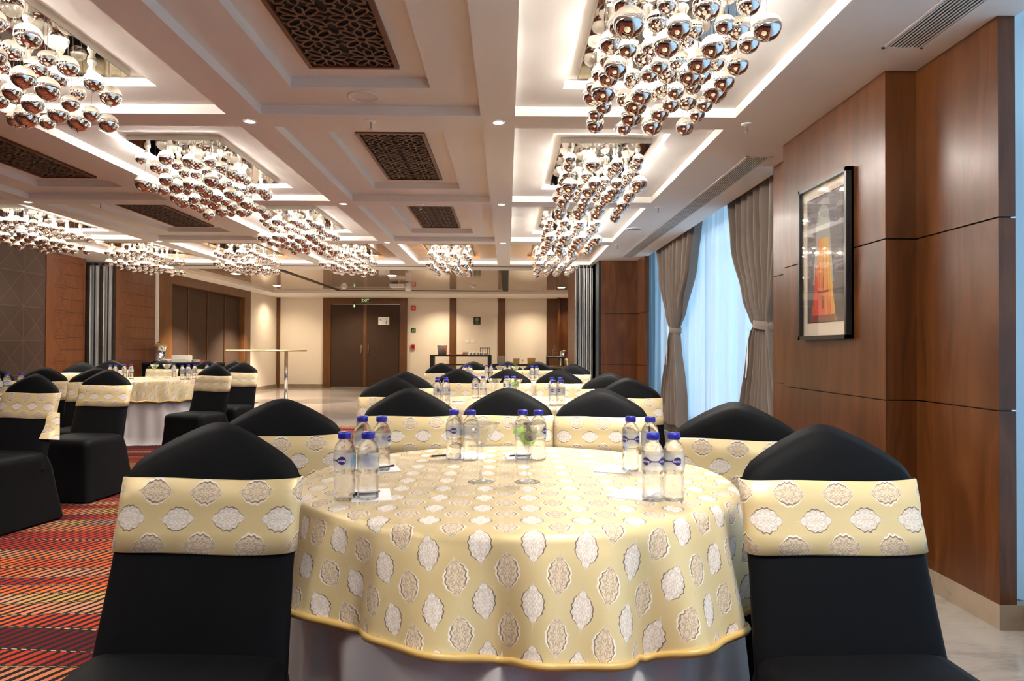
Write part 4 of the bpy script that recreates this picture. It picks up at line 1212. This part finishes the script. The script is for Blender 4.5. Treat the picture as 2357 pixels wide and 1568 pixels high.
# ================================================================== SIGNS ON THE FAR WALL
YW = 19.40
def sign_text(body, size, mat, parent, loc):
    me = text_mesh(body, size); me.materials.append(MATS[mat])
    o = bpy.data.objects.new('lettering', me); COL.objects.link(o); o.parent = parent; o.location = loc; o.rotation_euler = (PI/2, 0, 0); return o
ex = thing('exit_sign', 'black EXIT sign with pale green letters above the double door', 'sign', (-4.02, YW-.06, 2.465))
MB().box(-.15, .15, -.012, 0, -.05, .05).build('sign_plate', 'green_dark', ex); sign_text('EXIT', .105, 'sign_glow', ex, (0, -.014, 0))
MB().box(-.15, -.148+.001, -.0135, -.012, -.05, .05).box(-.15, .15, -.0135, -.012, .046, .05).box(-.15, .15, -.0135, -.012, -.05, -.046).build('sign_border', 'green_bright', ex)
nt = thing('door_notice', 'white paper notice taped to the right leaf of the double door', 'notice', (-3.50, YW-.042, 1.893))
MB().box(-.155, .155, -.004, 0, -.11, .11).build('notice_sheet', 'paper', nt)
MB().box(-.11, -.08, -.006, -.004, .02, .04).box(.07, .09, -.006, -.004, .02, .035).box(.05, .06, -.006, -.004, .05, .07).box(.06, .075, -.006, -.004, -.09, .0).build('notice_print', 'rubber', nt)
hg = thing('hanging_tag', 'small green hanging tag above the left leaf of the double door', 'tag', (-4.33, YW-.065, 2.33))
MB().box(-.035, .035, -.008, 0, -.09, .08).build('tag_card', 'green_dark', hg); MB().box(-.02, .02, -.010, -.008, -.05, .02).build('tag_print', 'sign_glow', hg)
fa = thing('fire_alarm', 'square red fire alarm sounder right of the double door', 'fire alarm', (-2.67, YW, 2.26))
MB().box(-.068, .068, -.05, 0, -.068, .068).build('alarm_body', 'red', fa); MB().box(-.035, .035, -.054, -.05, -.008, .018).build('alarm_grille', 'china', fa)
gs_ = thing('escape_sign', 'small green running-figure sign below the red sounder', 'sign', (-2.667, YW, 1.63))
MB().box(-.066, .066, -.008, 0, -.066, .066).build('sign_plate', 'green_dark', gs_)
MB().lathe([(.001, 0), (.011, 0), (.001, .001)], 12, (-.012, 0, 0)).build('figure_head', 'green_bright', gs_, (0, -.0095, .035)).rotation_euler = (PI/2, 0, 0)
MB().box(-.022, .0, -.0105, -.0085, -.005, .022).box(-.034, -.022, -.0105, -.0085, .005, .012).box(-.030, -.016, -.0105, -.0085, -.035, -.005).box(-.010, .006, -.0105, -.0085, -.030, -.005).box(.022, .032, -.0105, -.0085, -.03, .045).build('running_figure', 'green_bright', gs_)
cpnt = thing('fire_call_point', 'red break-glass call point low right of the double door', 'fire call point', (-2.672, YW, 1.16))
MB().box(-.055, .055, -.04, 0, -.075, .075).build('call_box', 'red', cpnt); MB().box(-.032, .032, -.043, -.04, -.035, .035).build('break_glass', 'rubber', cpnt)
ns = thing('no_smoking_sign', 'black no smoking sign with a green symbol on the far wall', 'sign', (-.861, YW, 1.91))
MB().box(-.10, .10, -.008, 0, -.105, .105).build('sign_plate', 'rubber', ns)
rg = MB(); rr_ = []
for k in range(25):
    a = 2*PI*k/24; rr_.append([(.042*cos(a), -.010, .042*sin(a)+.04), (.034*cos(a), -.010, .034*sin(a)+.04)])
rg.rings(rr_, closed=False).quad((-.028, -.0105, .066), (-.022, -.0105, .072), (.028, -.0105, .014), (.022, -.0105, .008)).box(-.02, .02, -.0105, -.0095, .036, .043).build('symbol', 'green_bright', ns)
sign_text('NO', .032, 'green_bright', ns, (0, -.0095, -.03)); sign_text('SMOKING', .032, 'green_bright', ns, (0, -.0095, -.065))
for k, x in enumerate((-1.13, -.98)):
    t_ = thing('wall_switch', 'white wall switch plate above the console table, %s one' % ('left', 'right')[k], 'switch', (x, YW, 1.32), 0, 'switch plates on the far wall')
    MB().box(-.05, .05, -.008, 0, -.045, .045).build('switch_plate', 'white_plastic', t_); MB().box(-.02, .02, -.012, -.008, -.02, .02).build('rocker', 'china', t_)
t_ = thing('wall_socket', 'white wall socket low on the side wall by the cocktail tables', 'socket', (W2, 18.0, .35))
MB().box(0, .008, -.045, .045, -.045, .045).build('socket_plate', 'white_plastic', t_)
# wall washers in the rear soffit
for x, y, e, a in ((-6.0, 18.4, 40, 150), (-1.85, 18.6, 75, 140), (.6, 18.6, 55, 140), (1.8, 18.6, 45, 130), (-4.2, 18.5, 50, 140)):
    L = bpy.data.lights.new('wall_washer', 'SPOT'); L.energy = e; L.color = (1, .82, .58); L.spot_size = R(a); L.spot_blend = 1; L.shadow_soft_size = .05
    lo_ = bpy.data.objects.new('wall_washer', L); COL.objects.link(lo_); lo_.location = (x, y, 2.53)
